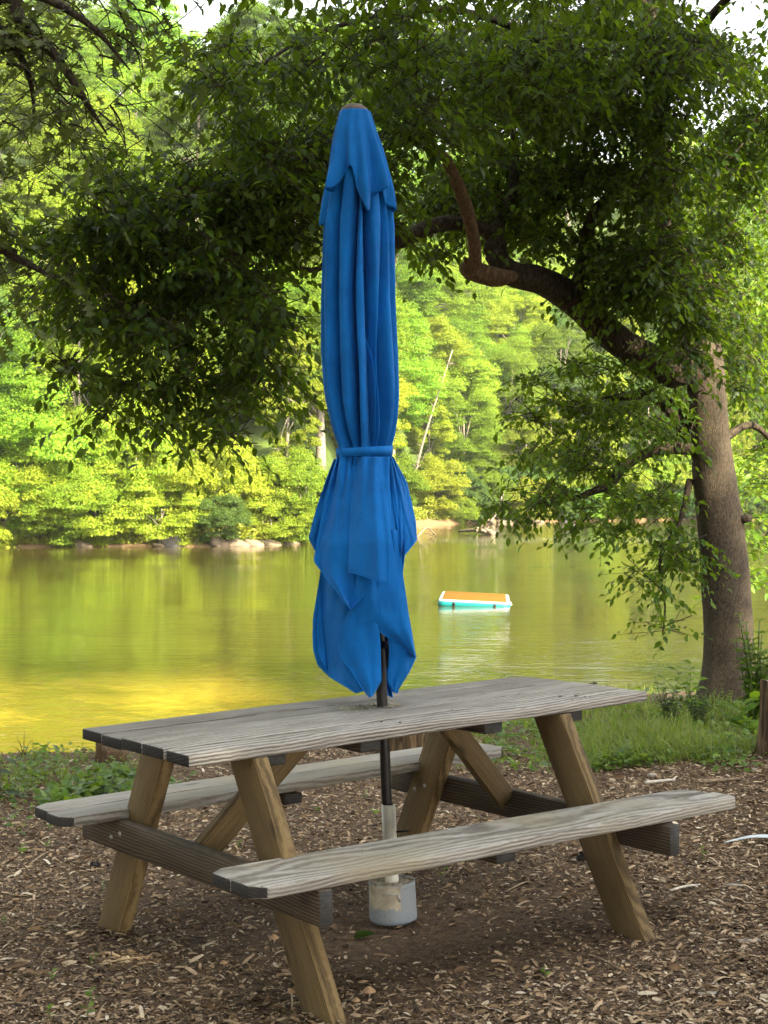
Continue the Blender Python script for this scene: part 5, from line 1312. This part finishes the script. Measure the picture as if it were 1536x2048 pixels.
# ------------------------------------------------------------------ stumps, sticks, mushrooms, cones
M['stump_bark'] = bark_mat('furrowed_stump_bark', (.03, .02, .013), (.27, .18, .10), 26, .10, .03)
M['cut_wood'] = simple_mat('weathered_cut_wood', (.30, .23, .15), .9, 0, .35, 14, .01)
def stump(label, base, r, h, group=None, seed=0):
    root = thing('tree_stump', label, 'stump', tuple(base), group)
    n = 72; t = np.linspace(0, 1, 14); a = np.linspace(0, 2*np.pi, n, endpoint=False); rows = []
    for q in t:
        rr = r*(1+.28*(1-q)**3)*(1+.045*np.sin(a*19+seed+2*np.sin(q*3))+.03*np.sin(a*7+seed)+.02*np.sin(a*31+q*5)); rows.append(np.stack([rr*np.cos(a), rr*np.sin(a), np.full(n, -.06+q*(h+.06))+.008*np.sin(a*2+seed)], -1))
    V = np.concatenate(rows); k = np.arange(13)[:, None]*n; j = np.arange(n)[None]
    mesh_obj('bark', V, [np.stack([k+j, k+(j+1) % n, k+n+(j+1) % n, k+n+j], -1).reshape(-1, 4)], M['stump_bark'], root)
    top = rows[-1]*np.array([.97, .97, 1])+np.array([0, 0, -.004]); V = np.concatenate([top, top*np.array([.5, .5, 1]), [[0, 0, h-.006]]]); j = np.arange(n)
    mesh_obj('cut_face', V, [np.stack([j, (j+1) % n, n+(j+1) % n, n+j], -1), np.stack([n+j, n+(j+1) % n, np.full(n, 2*n)], -1)], M['cut_wood'], root, True)
    return root
b = gpt(1578, 1505); stump('sawn brown stump cut by the right border beside the big leaf plant', b, .15, .40, seed=1)
b = gpt(815, 1512); stump('furrowed low stump seen between the tabletop and the far bench', b+np.array([0, .1, 0]), .17, .15, seed=2)
b = gpt(222, 1524); V, Pl = rock_mesh(.085, .05, .055, 4.1, 16); V = V*(1+.2*fbm(V, 30, 2))[:, None]; kx = V[:, 0] < -.02; V[kx, 2] += .07*np.clip((-V[kx, 0]-.02)/.06, 0, 1)*(V[kx, 2] > -.01)
o = mesh_obj('rotten_wood', V, Pl, M['dead_wood']); o.location = tuple(b+np.array([0, 0, .035])); tag(o, 'broken brown chunk of rotten wood on the bank behind the table corner', 'wood chunk')
M['stick'] = simple_mat('dry_stick', (.27, .20, .13), .9, 0, .4, 40)
M['stick_pale'] = simple_mat('pale_bleached_stick', (.55, .50, .43), .85, 0, .25, 40)
for k, (x0, y0, x1, y1, w, mat, lab) in enumerate([(180, 1936, 312, 1915, 5, 'stick', 'long thin stick lying in the dark mulch at the lower left'), (1290, 1570, 1350, 1564, 9, 'stick_pale', 'short thick pale stick on the chips by the right bench end'), (1405, 1568, 1480, 1562, 10, 'stick', 'brown broken branch piece in the chips at the right border'), (1245, 1521, 1330, 1500, 6, 'stick_pale', 'pale stick along the edge of grass and chips'), (150, 1582, 260, 1562, 6, 'stick', 'bleached branch among the weeds behind the far bench'), (1010, 1786, 1075, 1760, 4, 'stick', 'thin twig in the packed soil under the table'), (60, 1730, 110, 1700, 4, 'stick', 'thin twig on the mulch at the left'), (265, 1735, 330, 1750, 5, 'stick', 'short stick behind the far left leg'), (1340, 1785, 1400, 1772, 6, 'stick_pale', 'pale forked stick in the chips right of the right leg'), (1180, 1912, 1260, 1955, 4, 'stick', 'twig in the open mulch at the lower right'), (0, 2010, 75, 2016, 5, 'stick', 'stick entering at the left border near the bottom')]):
    a, b = gpt(x0, y0), gpt(x1, y1); md = (a+b)/2+np.array([0, 0, .012]); r = w*a[1]/F/2
    mb = MB(); mb.tube(smooth_poly([a+[0, 0, r], md, b+[0, 0, r]], 12), np.linspace(r, r*.6, 12), 7, bump=.15, bscale=30)
    tag(mb.build('stick', M[mat], None, True), lab, 'stick', 'sticks on the mulch')
M['mushroom'] = simple_mat('tan_mushroom', (.36, .22, .11), .7, 0, .25, 60)
M['mush_stem'] = simple_mat('pale_mushroom_stem', (.42, .34, .24), .7, 0, .15, 60)
for (px, py, r, h, lab) in [(583, 2022, .014, .060, 'thin stemmed mushroom beside the foot of the near left leg'), (738, 1996, .022, .022, 'wide capped pale mushroom right of the near left foot'), (712, 2010, .014, .014, 'small pink tan mushroom close to the wide capped one'), (548, 1888, .018, .022, 'mushroom touching the left side of the near left leg'), (447, 1934, .014, .014, 'low round mushroom in the dark mulch left of the near leg')]:
    root = thing('mushroom', lab, 'mushroom', tuple(gpt(px, py)), 'mushrooms in the mulch')
    mb = MB(); mb.tube([(0, 0, -.01), (.002, 0, h*.5), (0, 0, h)], [.003, .0025, .0025], 8); mb.build('stem', M['mush_stem'], root, True)
    mb = MB(); mb.lathe([(0, h+r*.75), (r*.25, h+r*.66), (r*.6, h+r*.38), (r*.95, h+r*.02), (r*.98, h-r*.06), (r*.6, h+r*.1), (0, h+r*.1)], 18); mb.build('cap', M['mushroom'], root, True)
M['cone'] = simple_mat('black_cone', (.018, .014, .012), .8, 0, .4, 80)
for px, py, s, lab in ((1166, 1722, .030, 'black spiky seed cone on the soil left of the right leg'), (190, 1738, .026, 'dark charred lump in the mulch behind the crossbeam'), (430, 1745, .012, 'dark lump in the shade below the crossbeam')):
    b = gpt(px, py); mb = MB(); g = np.random.default_rng(px); V, Pl = rock_mesh(s*.8, s*.7, s*.55, px, 8); mb.add(V, Pl)
    d = unit(g.normal(size=(60, 3))); d[:, 2] = np.abs(d[:, 2])
    V, Pl = instance(d*s*.6, d, g.normal(size=(60, 3)), s*.5, LEAF_SIMPLE[0], LEAF_SIMPLE[1]); mb.add(V, Pl)
    o = mb.build('seed_cone', M['cone']); o.location = tuple(b+np.array([0, 0, s*.4])); tag(o, lab, 'seed cone', 'dark cones on the mulch')
# fallen leaf, pale bark piece, white strip, pale stones
V, P = instance(np.array([[0, 0, 0.]]), np.array([[.9, .45, .18]]), np.array([[.1, -.4, 1.]]), .095, LEAF_OVATE[0]*np.array([1, .8, 1]), LEAF_OVATE[1])
o = mesh_obj('fallen_leaf', V, P, M['leaf_near']); o.location = tuple(gpt(706, 1884)+np.array([0, 0, .015])); tag(o, 'single green leaf lying in front of the bucket', 'leaf')
a, b = gpt(1448, 1690), gpt(1560, 1682); mb = MB()
pts = smooth_poly([a+[0, 0, .012], (a+b)/2+np.array([0, 0, .03]), b+[0, 0, .02]], 14); sdir = np.array([0, .012, .006])
VV = np.concatenate([pts-sdir*np.linspace(.2, 1, 14)[:, None], pts+sdir*np.linspace(.2, 1, 14)[:, None]]); k = np.arange(13)
o = mesh_obj('plastic_strip', VV, [np.stack([k, k+1, 14+k+1, 14+k], -1)], simple_mat('white_plastic', (.62, .68, .72), .4, 0, .1), None, True); s_ = o.modifiers.new('t', 'SOLIDIFY'); s_.thickness = .003
tag(o, 'narrow white plastic strip on the chips at the right border', 'strip')
M['pale_stone'] = simple_mat('pale_stone', (.33, .285, .225), .9, 0, .3, 30, .01)
for px, py, sx, sy, sz, lab in ((1510, 1544, .022, .018, .018, 'white pebble in the chips at the right border'), (1486, 1507, .06, .03, .014, 'flat pale grey stone at the edge of the grass right'), (1304, 1555, .03, .015, .02, 'crumpled white flake on the chips beside the right bench'), (442, 1553, .012, .012, .016, 'small white fragment behind the near left leg'), (1470, 1775, .05, .012, .012, 'white splinter of wood in the chips at the right'), (1500, 1885, .05, .02, .01, 'pale pink bark flake near the right border'), (1420, 1992, .05, .02, .01, 'pale flake of wood at the lower right'), (1150, 1722, .02, .012, .008, 'pale chip beside the black cone'), (940, 2036, .02, .012, .006, 'white chip at the bottom border of the mulch')):
    V, Pl = rock_mesh(sx*.8, sy*.8, sz*.7, px, 9); o = mesh_obj('pale_fragment', V, Pl, M['pale_stone']); o.location = tuple(gpt(px, py)+np.array([0, 0, sz*.5])); o.rotation_euler = (0, 0, random.uniform(-.5, .5)); tag(o, lab, 'fragment', 'pale fragments on the mulch')

# ------------------------------------------------------------------ summer haze over the valley
m, nt, p, out = new_mat('haze_air'); nt.nodes.remove(p)
v = N(nt, 'ShaderNodeVolumePrincipled'); v.inputs['Color'].default_value = (.95, .97, .90, 1); v.inputs['Density'].default_value = .00018; v.inputs['Anisotropy'].default_value = .2
L(nt, v.outputs[0], out.inputs['Volume'])
mb = MB(); mb.box((-262, -62, -4.5), (262, 338, 92))
tag(mb.build('haze', m), kind='stuff')
